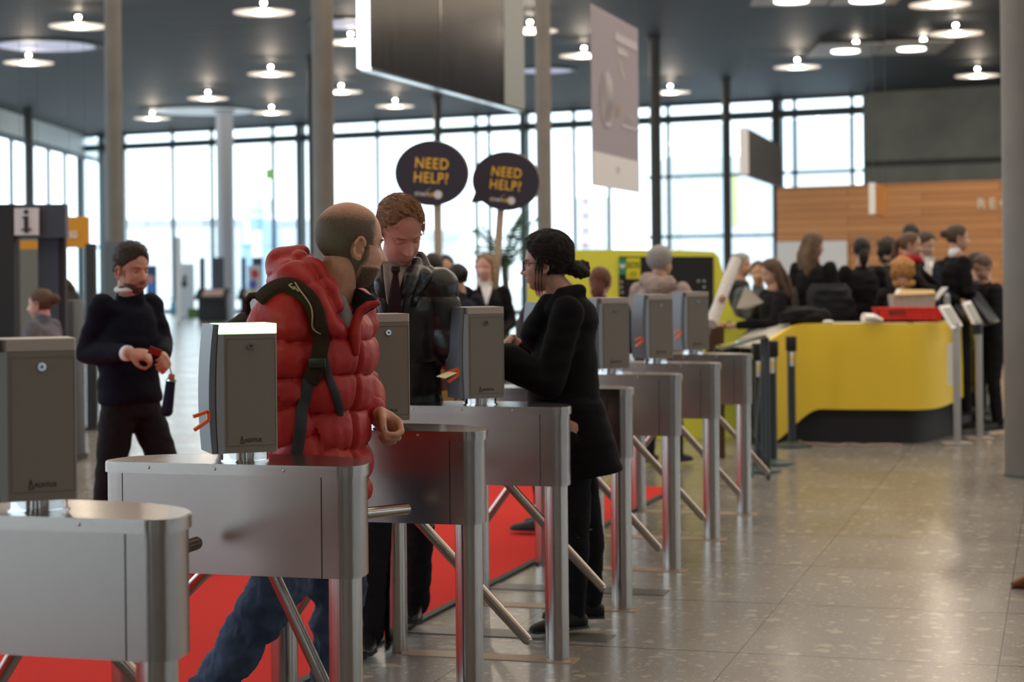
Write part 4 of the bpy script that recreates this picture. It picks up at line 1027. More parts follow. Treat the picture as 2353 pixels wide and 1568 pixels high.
def wh(q):
    hl = ssm(.074-q.x-max(0, .062-q.z)*.72, -.003, .010); low = ssm(q.z+.055+max(0, q.x+.02)*.5, 0, .02)
    e = math.hypot((q.x+.002)/.018, (q.z+.020)/.026); return min(hl, low, ssm(e, .9, 1.1) if abs(q.y) > .055 else 1)
hb = hairmat('black', (.009, .007, .006), .6)
hh = p.hair(hb, wh, lambda q: .014+.014*ssm(q.z, .02, .1), amp=.008, freq=30, clump=.008)
strands(p, hairmat('black_gloss', (.02, .013, .011), .35), wh, 380, (-1, 0, -.25), .10, lambda q: .017+.014*ssm(q.z, .02, .1), r=.0014)
bm = nb()
for k in range(9):
    a = k*.7; sph(bm, xy(1335, 620, 7.94)+V((.026*math.cos(a)*(k > 0), .026*math.sin(a*1.7), .020*math.sin(a)*(k > 0))), .022, 12)
sph(bm, xy(1330, 622, 7.94), (.035, .035, .032), 14); chain(bm, [xy(1305, 610, 7.94), xy(1330, 622, 7.94)], [.04, .03])
me = fuse(bm, .005, 2); wrinkle(me, .006, (60, 60, 60)); p.add('hair_bun', me, hb)
bm = nb()
for dx, dy in ((0, 0), (7, .01), (14, -.01)):
    tube(bm, [xy(1236+dx, 590, 7.855), xy(1231+dx, 620, 7.85), xy(1230+dx, 655, 7.85), xy(1233+dx, 680, 7.85)], [.006, .005, .004, .001], 6)
p.add('loose_strands', bm, hb)
# glasses
bm = nb()
for sd in (-1, 1):
    c = V((.094, .032*sd, -.004)); tube(bm, [c+V((0, .023*math.cos(a), .022*math.sin(a))) for a in [k*2*math.pi/20 for k in range(21)]], .0026, 6)
    tube(bm, [V((.094, .053*sd, .004)), V((.05, .079*sd, .004)), V((-.005, .080*sd, .002))], .002, 6)
tube(bm, [V((.094, -.010, .002)), V((.097, 0, .004)), V((.094, .010, .002))], .002, 6)
put(bm, bm.verts, p.hm); p.add('glasses', bm, M['black'])
pel = (J['hipL']+J['hipR'])/2; M['velvet'] = cloth('black_velvet', (.0045, .0045, .006), .9, spec=.15)
lt = (J['shL']-J['shR']); lt.z = 0; lt.normalize(); dp = V((lt.y, -lt.x, 0))
def coat(bm):
    c1 = pel+V((.03, 0, -.05)); c2 = pel+V((.055, 0, -.20))
    loft(bm, [(c2, V((0, .165, 0)), V((.165, 0, .02))), (c1, V((0, .175, 0)), V((.16, 0, 0))), (pel+V((0, 0, .12)), V((0, .16, 0)), V((.14, 0, 0)))])
    loft(bm, [(xy(1300, 770, 7.94), V((0, .15, 0)), V((.125, 0, 0))), (xy(1294, 860, 7.94), V((0, .15, 0)), V((.15, 0, 0))), (xy(1296, 960, 7.94), V((0, .16, 0)), V((.155, 0, 0)))])
    sph(bm, xy(1330, 740, 7.95), (.085, .15, .11), 18); chain(bm, [xy(1262, 700, 7.9), xy(1240, 765, 7.94)], [.05, .085]); chain(bm, [xy(1262, 700, 8.0), xy(1240, 765, 7.98)], [.05, .085])
    chain(bm, [xy(1330, 672, 7.95), xy(1290, 676, 7.86), xy(1262, 712, 7.83)], [.035, .032, .02]); chain(bm, [xy(1330, 672, 7.95), xy(1290, 676, 8.04), xy(1262, 712, 8.06)], [.035, .032, .02])
p.top(M['velvet'], g=.012, arm=(.070, .068, .064, .066, .078), vox=.010, ends=(.93, .90), wr=.006, name='blazer', extra=coat, dsc=.9)
p.trousers(cloth('black_leggings', (.007, .007, .009), .85), r=(.088, .074, .056, .052, .042), hipg=-.02)
p.shoes(cloth('black_slipper', (.012, .011, .012), .5), low=True)
for q in 'LR':
    a, t = J['an'+q], J['toe'+q]; bm = nb()
    for k in range(7): sph(bm, a.lerp(t, .55)+V((0, -.035+.001*k, .012-.004*k))+ (t-a).normalized()*(.008*(k-3)), .0035, 8)
    p.add('shoe_studs', bm, M['chrome'])
# ================================================================= the man in the navy jumper
Ym = 9.5
J = dict(neck=xy(300, 676, Ym), shL=xy(345, 704, Ym+.12), shR=xy(236, 704, Ym-.10), elL=xy(372, 792, Ym+.10), wrL=xy(376, 818, Ym-.12), elR=xy(200, 812, Ym-.02), wrR=xy(294, 812, Ym-.28),
    hipL=xy(322, 915, Ym+.06), hipR=xy(276, 915, Ym-.05), knL=xy(385, 1085, Ym+.05), anL=xy(440, 1270, Ym+.1), toeL=xy(480, 1300, Ym-.05), knR=xy(250, 1110, Ym-.05), anR=xy(222, 1290, Ym-.02), toeR=xy(262, 1325, Ym-.1))
p = Person('person in a navy jumper over a white collar, walking and holding a folded umbrella', J, base=V((xy(310, 1300, Ym).x, Ym, 0)))
SKM = (.50, .25, .17); skm = skin('tan', SKM); p.neckw = 1.05
p.body(skm, xy(303, 621, Ym-.02), V((.74, -.66, -.10)), hs=1.03, vox=.007, jaw=1.03,
    hands={'R': dict(fdir=(.9, .1, -.1), palm=(.1, .6, -.8), side=-1, curl=.8), 'L': dict(fdir=(.3, -.8, -.2), palm=(-.8, -.2, -.5), side=1, curl=.9)})
p.eyes(brow=hairmat('darkbrown', (.03, .018, .012)), deep=.003)
def mm(q):
    hl = ssm(.074-q.x-max(0, .060-q.z)*1.1, -.003, .012); low = ssm(q.z+.055+max(0, q.x+.02)*.9, 0, .02)
    e = math.hypot((q.x+.002)/.022, (q.z+.012)/.032); return min(hl, low, ssm(e, .95, 1.2) if abs(q.y) > .055 else 1)
p.hair(hairmat('darkbrown', (.03, .018, .012)), mm, lambda q: .006+.020*ssm(q.z, .05, .11), amp=.004, freq=50)
strands(p, hairmat('darkbrown2', (.05, .03, .02), .4), mm, 260, (-.8, .3, .1), .05, lambda q: .008+.020*ssm(q.z, .05, .11), r=.0014)
fuzz(p, 'beard', fuzz_mat('beard2', SKM, (.06, .035, .025), .15, .95), m_beard, .003)
M['navy'] = cloth('navy_jumper', (.006, .007, .015), .9)
tp = p.top(M['navy'], g=.020, arm=(.070, .064, .060, .054, .044), vox=.010, ends=(.92, .92), wr=.008, name='jumper', neckr=.076)
p.trousers(cloth('black_jeans', (.012, .012, .014), .8), r=(.098, .088, .070, .064, .060)); p.shoes(M['matte_black'])
bm = nb(); nc_ = J['neck']+V((0, 0, .030)); chain(bm, [nc_+V((.070*math.cos(a), .070*math.sin(a), .016*math.sin(a+.6)+.004)) for a in [k*math.pi/8 for k in range(17)]], [.014]*17); p.add('shirt_collar', fuse(bm, .006, 3), M['white'])
bm = nb(); d = (J['wrR']-J['elR']).normalized(); cyl(bm, J['wrR']-d*.035, J['wrR']+d*.008, .040, .038, n=20); p.add('shirt_cuff', bm, M['white'])
bm = nb(); slab(bm, xy(338, 812, Ym-.33), xy(366, 820, Ym-.30), xy(372, 806, Ym-.30), xy(345, 796, Ym-.33), (0, .012, 0)); tag(obj('wallet', bm, cloth('red_wallet', (.28, .015, .02), .5), smooth=False), 'dark red folded wallet held by the man in the navy jumper', 'wallet')
ub = empty('umbrella', xy(384, 950, Ym-.12), 0, 'folded navy umbrella hanging from the hand of the man in the navy jumper', 'umbrella')
bm = nb(); cyl(bm, xy(384, 945, Ym-.12), xy(393, 872, Ym-.12), .030, .024, n=16); sph(bm, xy(384, 945, Ym-.12), .030, 12); addw('folded_canopy', bm, cloth('navy_nylon', (.010, .012, .035), .6), ub)
bm = nb(); cyl(bm, xy(393, 872, Ym-.12), xy(395, 860, Ym-.12), .018, .015, n=14); addw('handle', bm, cloth('salmon_cap', (.5, .16, .10)), ub)
bm = nb(); cyl(bm, xy(393, 876, Ym-.12), xy(393.5, 873, Ym-.12), .027, n=14); addw('ring', bm, M['chrome'], ub)
bm = nb(); tube(bm, [xy(395, 862, Ym-.12), xy(388, 838, Ym-.14), xy(386, 822, Ym-.15)], .004, 6); addw('wrist_cord', bm, M['reader'], ub)
# ================================================================= yellow counter and booth
M['yellow'] = mat('yellow_laminate', (.90, .64, .05), .42, spec=.4)
M['yellow2'] = mat('lime_yellow_laminate', (.80, .78, .08), .45, spec=.4)
def smooth_path(P, n=8):
    P = [V(q) for q in P]; out = []
    for i in range(len(P)-1):
        a = P[max(i-1, 0)]; b = P[i]; c = P[i+1]; d = P[min(i+2, len(P)-1)]
        for k in range(n):
            t = k/n; out.append(.5*((2*b)+(c-a)*t+(2*a-5*b+4*c-d)*t*t+(3*b-a-3*c+d)*t**3))
    out.append(P[-1]); return out
def wall_path(bm, P, z0, z1, th, inward):
    """upright band along a plan path"""
    n = len(P); nor = []
    for i in range(n):
        t = (P[min(i+1, n-1)]-P[max(i-1, 0)]); t.z = 0; t.normalize(); nn = V((-t.y, t.x, 0))*inward; nor.append(nn)
    f = lambda i, z: z(i) if callable(z) else z
    A = [[bm.verts.new((P[i].x, P[i].y, f(i, z0))), bm.verts.new((P[i].x, P[i].y, f(i, z1))), bm.verts.new((P[i].x+nor[i].x*th, P[i].y+nor[i].y*th, f(i, z1))), bm.verts.new((P[i].x+nor[i].x*th, P[i].y+nor[i].y*th, f(i, z0)))] for i in range(n)]
    for i in range(n-1):
        for k in range(4): bm.faces.new((A[i][k], A[i][(k+1) % 4], A[i+1][(k+1) % 4], A[i+1][k]))
    bm.faces.new(A[0][::-1]); bm.faces.new(A[-1]); bmesh.ops.recalc_face_normals(bm, faces=bm.faces[:]); return nor
cp = smooth_path([at(x, 800, y)*1 for x, y in ((1738, 16.25), (1768, 16.3), (1806, 16.38), (1838, 16.42), (1872, 16.4), (1950, 16.3), (2040, 16.25), (2110, 16.2), (2160, 16.4), (2205, 16.95), (2292, 18.3))])
for q in cp: q.z = 0
cr = empty('reception_counter', cp[40], 0, 'long curved yellow reception counter with a black plinth, on the grey floor', 'counter')
bm = nb(); 
cpx = [1176.5+q.x/q.y*FPX for q in cp]
ztop_ = lambda i: 1.05-.18*ssm(1850-cpx[i], 0, 120)
zbot_ = lambda i: max(.03, .30-.30*ssm(1885-cpx[i], 0, 130)+.10*ssm(cpx[i]-2140, 0, 150))
wall_path(bm, cp, zbot_, ztop_, .05, 1); addw('yellow_front', bm, M['yellow'], cr)
bm = nb(); ip = [q.copy() for q in cp]; nor = wall_path(nb(), cp, 0, 1, .1, 1)
pl = [cp[i]+nor[i]*.10 for i in range(len(cp))]; wall_path(bm, pl, 0.0, .32, .05, 1); addw('plinth', bm, M['matte_black'], cr)
bm = nb(); tp_ = [cp[i]+nor[i]*.05 for i in range(len(cp))]; wall_path(bm, tp_, lambda i: ztop_(i)-.03, ztop_, .42, 1); addw('ledge', bm, mat('pale_worktop', (.55, .53, .48), .5), cr)
def top_pt(px, py, z=1.05, dn=.0): return onz(px, py, z)
# cable along the foot
cb = [onz(1650+.303*zx, 700+.303*zy, .012) for zx, zy in ((520, 1055), (580, 1010), (640, 1050), (760, 1058), (900, 1068), (1000, 1058), (1100, 1070), (1250, 1062), (1390, 1068))]
bm = nb(); tube(bm, smooth_path(cb, 4), .010, 6); tag(obj('cable', bm, cloth('pale_cable', (.42, .33, .29))), 'pale cable lying along the foot of the yellow counter', 'cable')
# booth: tall yellow wall with a black socket panel
def Pn(px, py, Y): return at(px, py, Y)
YB = 17.0
bt = empty('information_booth', (at(1500, 900, YB).x, YB, 0), 0, 'tall lime-yellow booth wall with a black panel and a green and yellow SOS sign', 'booth')
xs = [at(x, 600, YB).x for x in (1180, 1392, 1412, 1640, 1668, 1690, 1700)]
def yz(py, px=1500): return at(px, py, YB).z
prof = [(at(1300, 572, YB).x-.35, 0), (at(1300, 572, YB).x-.35, yz(573)), (at(1408, 574, YB).x, yz(573)), (at(1560, 576, YB).x, yz(576)), (at(1640, 580, YB).x, yz(580)), (at(1652, 592, YB).x, yz(592)), (at(1664, 640, YB).x, yz(640)),
        (at(1676, 690, YB).x, yz(700)), (at(1690, 728, YB).x, yz(728)), (at(1725, 742, YB).x, yz(742)), (at(1725, 742, YB).x, yz(752)), (at(1700, 770, YB).x, yz(780)), (at(1700, 770, YB).x, 0)]
def plate(bm, prof, y0, y1):
    a = [bm.verts.new((x, y0, z)) for x, z in prof]; b = [bm.verts.new((x, y1, z)) for x, z in prof]; n = len(prof)
    bm.faces.new(a); bm.faces.new(b[::-1])
    for i in range(n): bm.faces.new((a[i], b[i], b[(i+1) % n], a[(i+1) % n]))
    bmesh.ops.recalc_face_normals(bm, faces=bm.faces[:])
bm = nb(); plate(bm, prof, YB, YB+.5); addw('booth_wall', bm, M['yellow2'], bt)
def rect(px0, py0, px1, py1, Y): return [(at(px0, py0, Y).x, at(px0, py0, Y).z), (at(px1, py0, Y).x, at(px1, py0, Y).z), (at(px1, py1, Y).x, at(px1, py1, Y).z), (at(px0, py1, Y).x, at(px0, py1, Y).z)]
bm = nb(); plate(bm, rect(1422, 590, 1639, 720, YB), YB-.015, YB+.01); pn_ = addw('black_panel', bm, M['black'], bt)
bm = nb(); plate(bm, rect(1439, 593, 1471, 641, YB), YB-.022, YB-.012); ss_ = addw('sos_sign', bm, mat('sos_yellow', (.72, .68, .02), .5), bt)
bm = nb(); plate(bm, rect(1422, 594, 1438, 631, YB), YB-.022, YB-.012); aed = addw('aed_sign', bm, mat('safety_green', (.03, .26, .16), .5), bt)
m_ = face_mx(at(1455, 610, YB-.024)-bt.location, (1, 0, 0)); text('lettering', 'SOS', .078, M['print'], ss_, m_, xs=.85, offset=.001)
bm = nb()
for k in range(3): box(bm, at(1455, 626+k*4, YB-.024)-bt.location+bt.location, (.07, .003, .003))
addw('small_print', bm, M['print'], bt).parent = bt
def heart(c, s):
    out = []
    for k in range(24):
        a = 2*math.pi*k/24; out.append((c.x+s*16*math.sin(a)**3/17, c.z+s*(13*math.cos(a)-5*math.cos(2*a)-2*math.cos(3*a)-math.cos(4*a))/17))
    return out
bm = nb(); plate(bm, heart(at(1430, 612, YB), .028), YB-.026, YB-.02); addw('heart_emblem', bm, M['white'], bt)
for (px, py) in ((1428, 648), (1428, 660), (1605, 646), (1618, 646), (1618, 660), (1429, 672)):
    bm = nb(); c = at(px, py, YB-.018); cyl(bm, c, c-V((0, .008, 0)), .013, n=12); addw('socket', bm, mat('socket_grey', (.35, .35, .35), .5) if 'sg' not in SK else SK['sg'], bt)
bm = nb(); box(bm, ((at(1700, 770, YB).x+at(1775, 770, YB).x)/2, YB-.05, .86), (.34, .5, .05)); addw('desk_top', bm, M['black'], bt)
bm = nb(); box(bm, ((at(1706, 770, YB).x+at(1800, 770, YB).x)/2, YB-.2, .43), (.5, .4, .86)); addw('desk_unit', bm, M['matte_black'], bt)
# ---------------------------------------------------------------- stanchions
def stanchion(px, pytop, pybase, lab, w=.035):
    b = onz(px, pybase, 0); Y = b.y; h = at(px, pytop, Y).z
    t = empty('barrier_post', (b.x, b.y, 0), 0, lab, 'barrier post', 'dark belt barrier posts by the yellow counter')
    bm = nb(); cyl(bm, (0, 0, 0), (0, 0, .02), .17, .165, n=36); cyl(bm, (0, 0, .02), (0, 0, .05), .16, .05, n=36); obj('base_plate', bm, M['frame'], t)
    bm = nb(); cyl(bm, (0, 0, .03), (0, 0, h-.12), w, n=24); obj('pole', bm, mat('charcoal_metal', (.025, .03, .038), .45) if 'charcoal' not in M else M['charcoal'], t)
    bm = nb(); box(bm, (0, 0, h-.06), (w*2.5, w*2.5, .13), bev=.012); obj('belt_head', bm, M['black'], t)
    bm = nb(); box(bm, (.0, -w*1.3, h-.12-.07), (.035, .008, .12), bev=.002); o = obj('sticker', bm, M['white'], t, label_ if False else None) if False else obj('sticker', bm, M['white'], t)
    bm = nb(); box(bm, (.0, -w*1.45, h-.12-.06), (.022, .004, .05)); obj('sticker_print', bm, M['yellow'], o)
    return t
stanchion(1820, 774, 1028, 'dark barrier post standing in front of the yellow counter, away from the other two')
stanchion(1775, 784, 1068, 'thicker dark barrier post, the middle of the three', .040)
stanchion(1744, 790, 1085, 'dark barrier post beside the farthest turnstile')
# dark frame with a sloping glass shelf behind the posts
g0, g1, g2, g3 = at(1645, 800, 13.3), at(1752, 776, 13.9), at(1762, 776, 13.6), at(1655, 806, 13.0)
gr = empty('leaning_shelf_frame', (g1.x, g1.y, 0), 0, 'metal frame with a sloping glass shelf beside the farthest turnstile', 'frame')
bm = nb(); slab(bm, g0, g1, g2, g3, (0, 0, .02)); addw('glass_shelf', bm, mat('greenish_glass', (.28, .32, .24), .1, .3), gr)
for a, b in ((g1, g1), (g2, g2), (g0, g0)):
    bm = nb(); cyl(bm, (a.x, a.y, 0), (a.x, a.y, a.z), .018, n=10); addw('upright', bm, M['frame'], gr)
for a, b in (((g1.x, g1.y, .9), (g0.x+.25, g0.y, .05)), ((g2.x, g2.y, .1), (g3.x, g3.y, .85))):
    bm = nb(); cyl(bm, a, b, .009, n=8); addw('brace', bm, M['frame'], gr)
# ---------------------------------------------------------------- things on the counter
def ctr(px, py, z): return onz(px, py, z)
Yc = 16.45
cr0 = empty('crate', at(2095, 738, Yc), 0, 'red plastic crate on the yellow counter under the box of papers', 'crate')
bm = nb(); a, b = at(2022, 738, Yc), at(2168, 738, Yc); a2, b2 = at(2014, 708, Yc), at(2166, 708, Yc)
red = mat('red_plastic', (.62, .02, .012), .4)
def crate_part(nm, pts, t): bm = nb(); slab(bm, *pts, t); return addw(nm, bm, red, cr0)
D_ = V((.02, .34, 0))
crate_part('front_side', (a, b, b2, a2), (0, .012, 0)); crate_part('back_side', (a+D_, b+D_, b2+D_, a2+D_), (0, .012, 0))
crate_part('left_side', (a, a+D_, a2+D_, a2), (.012, 0, 0)); crate_part('right_side', (b, b+D_, b2+D_, b2), (-.012, 0, 0)); crate_part('bottom', (a, b, b+D_, a+D_), (0, 0, .01))
bm = nb(); tube(bm, [a2, b2], .009, 6); 
for u in (.15, .45, .72, .85): cyl(bm, a.lerp(b, u)-V((0, .006, 0)), a2.lerp(b2, u)-V((0, .006, 0)), .006, n=6)
addw('rim', bm, red, cr0)
text('lettering', 'MEWA', .05, M['print'], cr0, face_mx(at(2060, 720, Yc-.008)-cr0.location, (1, -.02, 0)), offset=.001)
bx_ = empty('box', at(2105, 706, Yc+.15), 0, 'open cardboard box of papers on the red crate', 'box')
bm = nb(); a, b, b2, a2 = at(2056, 708, Yc+.1), at(2148, 708, Yc+.1), at(2150, 678, Yc+.1), at(2052, 678, Yc+.1); slab(bm, a, b, b2, a2, (0, .24, 0)); addw('carton', bm, cloth('grey_card', (.48, .45, .38)), bx_)
bm = nb(); slab(bm, at(2054, 680, Yc+.08), at(2150, 676, Yc+.08), at(2146, 668, Yc+.32), at(2060, 666, Yc+.32), (0, 0, .006)); addw('card_flap', bm, cloth('tan_card', (.50, .36, .18)), bx_)
for (x0, y0, x1, y1, w) in ((2140, 690, 2165, 660, 14), (2056, 676, 2062, 664, 10)):
    bm = nb(); slab(bm, at(x0, y0, Yc+.12), at(x0+w, y0, Yc+.12), at(x1+w, y1, Yc+.16), at(x1, y1, Yc+.16), (0, .01, 0)); addw('paper_sheet', bm, M['paper'], bx_)
bm = nb(); c = at(1998, 738, 16.35); loft(bm, [(c+V((-.06, 0, 0)), V((0, .10, 0)), V((0, 0, .015))), (c+V((-.05, 0, .03)), V((0, .14, 0)), V((0, 0, .04))), (c+V((.03, 0, .03)), V((0, .14, 0)), V((0, 0, .035))), (c+V((.10, 0, .005)), V((0, .12, 0)), V((0, 0, .02)))], 16)
tag(obj('paper_stack', fuse(bm, .008, 2), M['paper']), 'white curled stack of paper on the yellow counter left of the red crate', 'papers')
c = at(1903, 740, 16.2); bm = nb(); sph(bm, c, (.05, .04, .016), 12); tag(obj('crumpled_tissue', bm, M['paper']), 'small crumpled white tissue on the rim of the yellow counter', 'tissue')
bo = empty('water_bottle', at(2176, 706, 16.9), 0, 'clear water bottle with a blue cap on the counter behind the crate', 'bottle')
b0 = at(2176, 706, 16.9); bm = nb(); cyl(bm, b0, b0+V((0, 0, .10)), .03, n=16); cyl(bm, b0+V((0, 0, .10)), b0+V((0, 0, .13)), .03, .012, n=16); addw('bottle_body', bm, mat('clear_plastic', (.5, .55, .6), .15, alpha=.6), bo)
bm = nb(); cyl(bm, b0+V((0, 0, .13)), b0+V((0, 0, .15)), .014, n=12); addw('cap', bm, cloth('blue_cap', (.03, .08, .5)), bo)
# terminals at the right end
te = empty('touch_terminal', at(2250, 740, 16.6), 0, 'angled black touch screen terminal on the counter beside the nearest column', 'terminal')
bm = nb(); slab(bm, at(2190, 706, 16.9), at(2230, 664, 17.2), at(2298, 738, 16.8), at(2246, 752, 16.6), (-.01, .05, -.02)); addw('casing', bm, M['black'], te)
bm = nb(); slab(bm, at(2226, 680, 17.02), at(2246, 670, 17.05), at(2292, 733, 16.76), at(2272, 742, 16.66), (.003, -.02, .006)); addw('screen', bm, mat('dark_screen', (.012, .018, .03), .45, spec=.15), te)
bm = nb(); c = at(2245, 745, 16.5); cyl(bm, c, c-V((0, 0, .09)), .05, n=12); addw('foot', bm, M['black'], te)
for (pa, pb, pc, pd, pole, base, lab) in (((2159, 703), (2183, 700), (2212, 748), (2190, 755), 2200, 1022, 'white tablet stand on a grey pole before the yellow counter, left one of two'),
        ((2213, 695), (2230, 691), (2258, 744), (2242, 752), 2251, 1010, 'white tablet stand on a grey pole before the yellow counter, right one beside the column')):
    b = onz(pole, base, 0); Y = b.y
    t = empty('tablet_stand', (b.x, b.y, 0), 0, lab, 'tablet stand', 'tablet stands before the counter')
    A, B, Cc, Dd = at(*pa, Y+.10), at(*pb, Y+.22), at(*pc, Y+.06), at(*pd, Y-.08); nrm = (B-A).cross(Dd-A).normalized()
    if nrm.y > 0: nrm = -nrm
    bm = nb(); slab(bm, A, B, Cc, Dd, -nrm*.02); addw('tablet_frame', bm, M['white'], t)
    ctr_ = (A+B+Cc+Dd)/4; bm = nb(); slab(bm, *[ctr_+(q-ctr_)*.74+nrm*.002 for q in (A, B, Cc, Dd)], nrm*.002); addw('screen', bm, mat('grey_tablet_screen', (.16, .18, .19), .2), t)
    bm = nb(); box(bm, (b.x, b.y, (ctr_.z-.06)/2), (.058, .04, ctr_.z-.06), bev=.004); addw('pole', bm, mat('light_grey_metal', (.42, .44, .47), .4, .3), t)
    bm = nb(); box(bm, (b.x, b.y+.05, .008), (.24, .24, .014), bev=.004); addw('foot_plate', bm, M['strip_off'], t)
    if pole == 2200: bm = nb(); box(bm, (b.x-.055, b.y, at(2185, 838, Y).z), (.045, .02, .36)); addw('leaflet', bm, M['paper'], t)
# ---------------------------------------------------------------- wooden reception wall
def wood_mat():
    m = bpy.data.materials.new('oak_panelling'); m.use_nodes = True; nt = m.node_tree; b = nt.nodes['Principled BSDF']; L = nt.links
    tc = nt.nodes.new('ShaderNodeTexCoord'); mp = nt.nodes.new('ShaderNodeMapping'); mp.inputs['Scale'].default_value = (1, 1, 14); L.new(tc.outputs['Object'], mp.inputs[0])
    n = nt.nodes.new('ShaderNodeTexNoise'); n.inputs['Scale'].default_value = .9; n.inputs['Detail'].default_value = 8; L.new(mp.outputs[0], n.inputs[0])
    br = nt.nodes.new('ShaderNodeTexBrick'); br.inputs['Scale'].default_value = 1; br.inputs['Brick Width'].default_value = 3.1; br.inputs['Row Height'].default_value = .15; br.inputs['Mortar Size'].default_value = .006
    br.inputs['Color1'].default_value = (.52, .25, .09, 1); br.inputs['Color2'].default_value = (.40, .18, .06, 1); br.inputs['Mortar'].default_value = (.14, .06, .025, 1)
    sx = nt.nodes.new('ShaderNodeSeparateXYZ'); cx = nt.nodes.new('ShaderNodeCombineXYZ'); L.new(tc.outputs['Object'], sx.inputs[0]); L.new(sx.outputs[0], cx.inputs[0]); L.new(sx.outputs[2], cx.inputs[1]); L.new(cx.outputs[0], br.inputs[0])
    x = nt.nodes.new('ShaderNodeMix'); x.data_type = 'RGBA'; x.blend_type = 'MULTIPLY'; x.inputs['Factor'].default_value = .45
    rg = [i for i in x.inputs if i.type == 'RGBA']; L.new(br.outputs[0], rg[0]); r = nt.nodes.new('ShaderNodeValToRGB'); L.new(n.outputs[0], r.inputs[0]); r.color_ramp.elements[0].color = (.55, .5, .45, 1); r.color_ramp.elements[1].color = (1.3, 1.2, 1.1, 1)
    L.new(r.outputs[0], rg[1]); L.new([o for o in x.outputs if o.type == 'RGBA'][0], b.inputs['Base Color']); b.inputs['Roughness'].default_value = .5; return m
wa = at(1784, 431, 38.5); wb = at(2420, 400, 35.5)
ww = empty('wooden_wall', (wa.x, wa.y, 0), math.atan2(wb.y-wa.y, wb.x-wa.x), 'long freestanding oak-panelled wall behind the reception staff, with pale letters', 'partition')
WL = math.hypot(wb.x-wa.x, wb.y-wa.y)
bm = nb(); box(bm, (WL/2, .15, wa.z/2), (WL, .3, wa.z)); obj('panelling', bm, wood_mat(), ww, smooth=False)
def onww(px, py):
    d = V((wb.x-wa.x, wb.y-wa.y, 0)).normalized(); r = ray(px, py); n_ = V((-d.y, d.x, 0)); t = (V((wa.x, wa.y, 0))-V((0, 0, 0))).dot(n_)/V((r.x, r.y, 0)).dot(n_)
    w = CAMP+r*t; return ((w-V((wa.x, wa.y, 0))).dot(d), w.z)
s_, z_ = onww(2262, 469)
text('lettering', 'R E C E P T I O N', .27, mat('pale_letters', (.62, .55, .45), .5), ww, Matrix.Translation((s_-.14, -.012, z_-.0)) @ Matrix.Rotation(R_(90), 4, 'X'), offset=.005, extrude=.01, align='LEFT')
bm = nb(); a, b = onww(1790, 556), onww(1950, 553); box(bm, ((a[0]+b[0])/2, -.05, a[1]/2), (b[0]-a[0], .06, a[1])); wbd = obj('whiteboard', bm, mat('white_panel', (.62, .64, .68), .5), None, smooth=False); wbd.matrix_world = Matrix.Translation(ww.location) @ Matrix.Rotation(ww.rotation_euler.z, 4, 'Z') @ Matrix.Translation((0, -.04, 0)); tag(wbd, 'blank white board standing against the oak wall behind the long-haired woman', 'board')
# ---------------------------------------------------------------- hanging signs
M['panel_dark'] = mat('glossy_black_panel', (.016, .016, .020), .18, noise_amt=.6, nscale=3, stretch=(4, 4, .35), bump=.15, bscale=4, spec=.12)
M['edge_glow'] = mat('glowing_edge', (.9, 1, 1), .4, emit=3.0, ecol=(.85, .97, 1))
M['wire'] = mat('steel_wire', (.25, .26, .27), .4, .8)
def hang_panel(name, lab, cat, pl, pr, ytop, ybot_l, Yl, Yr, m, th=.06, extras=None, zt=None):
    a = at(pl, ybot_l, Yl); zb = a.z; b = at(pr, 400, Yr); b.z = zb
    zt = at(pl, ytop, Yl).z if zt is None else zt
    t = empty(name, ((a.x+b.x)/2, (a.y+b.y)/2, zb), 0, lab, cat)
    d = (b-a).normalized(); nn = V((-d.y, d.x, 0))
    bm = nb(); slab(bm, a, b, V((b.x, b.y, zt)), V((a.x, a.y, zt)), nn*th); addw('panel', bm, m, t)
    for q in (a.lerp(b, .04), a.lerp(b, .96)):
        bm = nb(); cyl(bm, V((q.x, q.y, zt))+nn*th/2, V((q.x, q.y, ZC))+nn*th/2, .003, n=6); addw('suspension_wire', bm, M['frame'], t)
    return t, a, b, d, nn, zt, zb
t, a, b, d, nn, zt, zb = hang_panel('hanging_lightbox', 'big glossy black panel with a glowing white edge hanging from the ceiling', 'hanging sign', 850, 1207, 0, 157, 19.0, 24.2, M['panel_dark'], .10, zt=5.6)
bm = nb(); slab(bm, a-d*.0, a-d*.09, V((a.x, a.y, zt))-d*.09, V((a.x, a.y, zt)), nn*.10); addw('glowing_edge', bm, M['edge_glow'], t)
q0 = a.lerp(b, .84); bm = nb(); slab(bm, q0-nn*.004, b-nn*.004, V((b.x, b.y, zt-.35))-nn*.004, V((q0.x, q0.y, zt-.35))-nn*.004, nn*.003); addw('grey_end_panel', bm, mat('grey_end', (.20, .22, .22), .5), t)
bm = nb(); q0 = a.lerp(b, .40); slab(bm, q0-nn*.003, q0+d*.012-nn*.003, V((q0.x, q0.y, zt))+d*.012-nn*.003, V((q0.x, q0.y, zt))-nn*.003, nn*.002); addw('panel_joint', bm, M['chrome'], t)
bm = nb(); slab(bm, a-nn*.012-V((0, 0, .02)), b-nn*.012-V((0, 0, .02)), b-nn*.012+V((0, 0, .01)), a-nn*.012+V((0, 0, .01)), nn*.12); addw('bottom_rail', bm, M['chrome'], t)
t, a, b, d, nn, zt, zb = hang_panel('hanging_signboard', 'small dark hanging panel with a white edge, before the far glazing', 'hanging sign', 1718, 1797, 294, 402, 34, 39.2, mat('dark_brown_panel', (.035, .030, .029), .4, noise_amt=.3, nscale=2), .10)
bm = nb(); slab(bm, a-nn*.02, a-d*.06-nn*.02, V((a.x, a.y, zt))-d*.06-nn*.02, V((a.x, a.y, zt))-nn*.02, nn*.16); addw('white_edge', bm, M['white'], t)
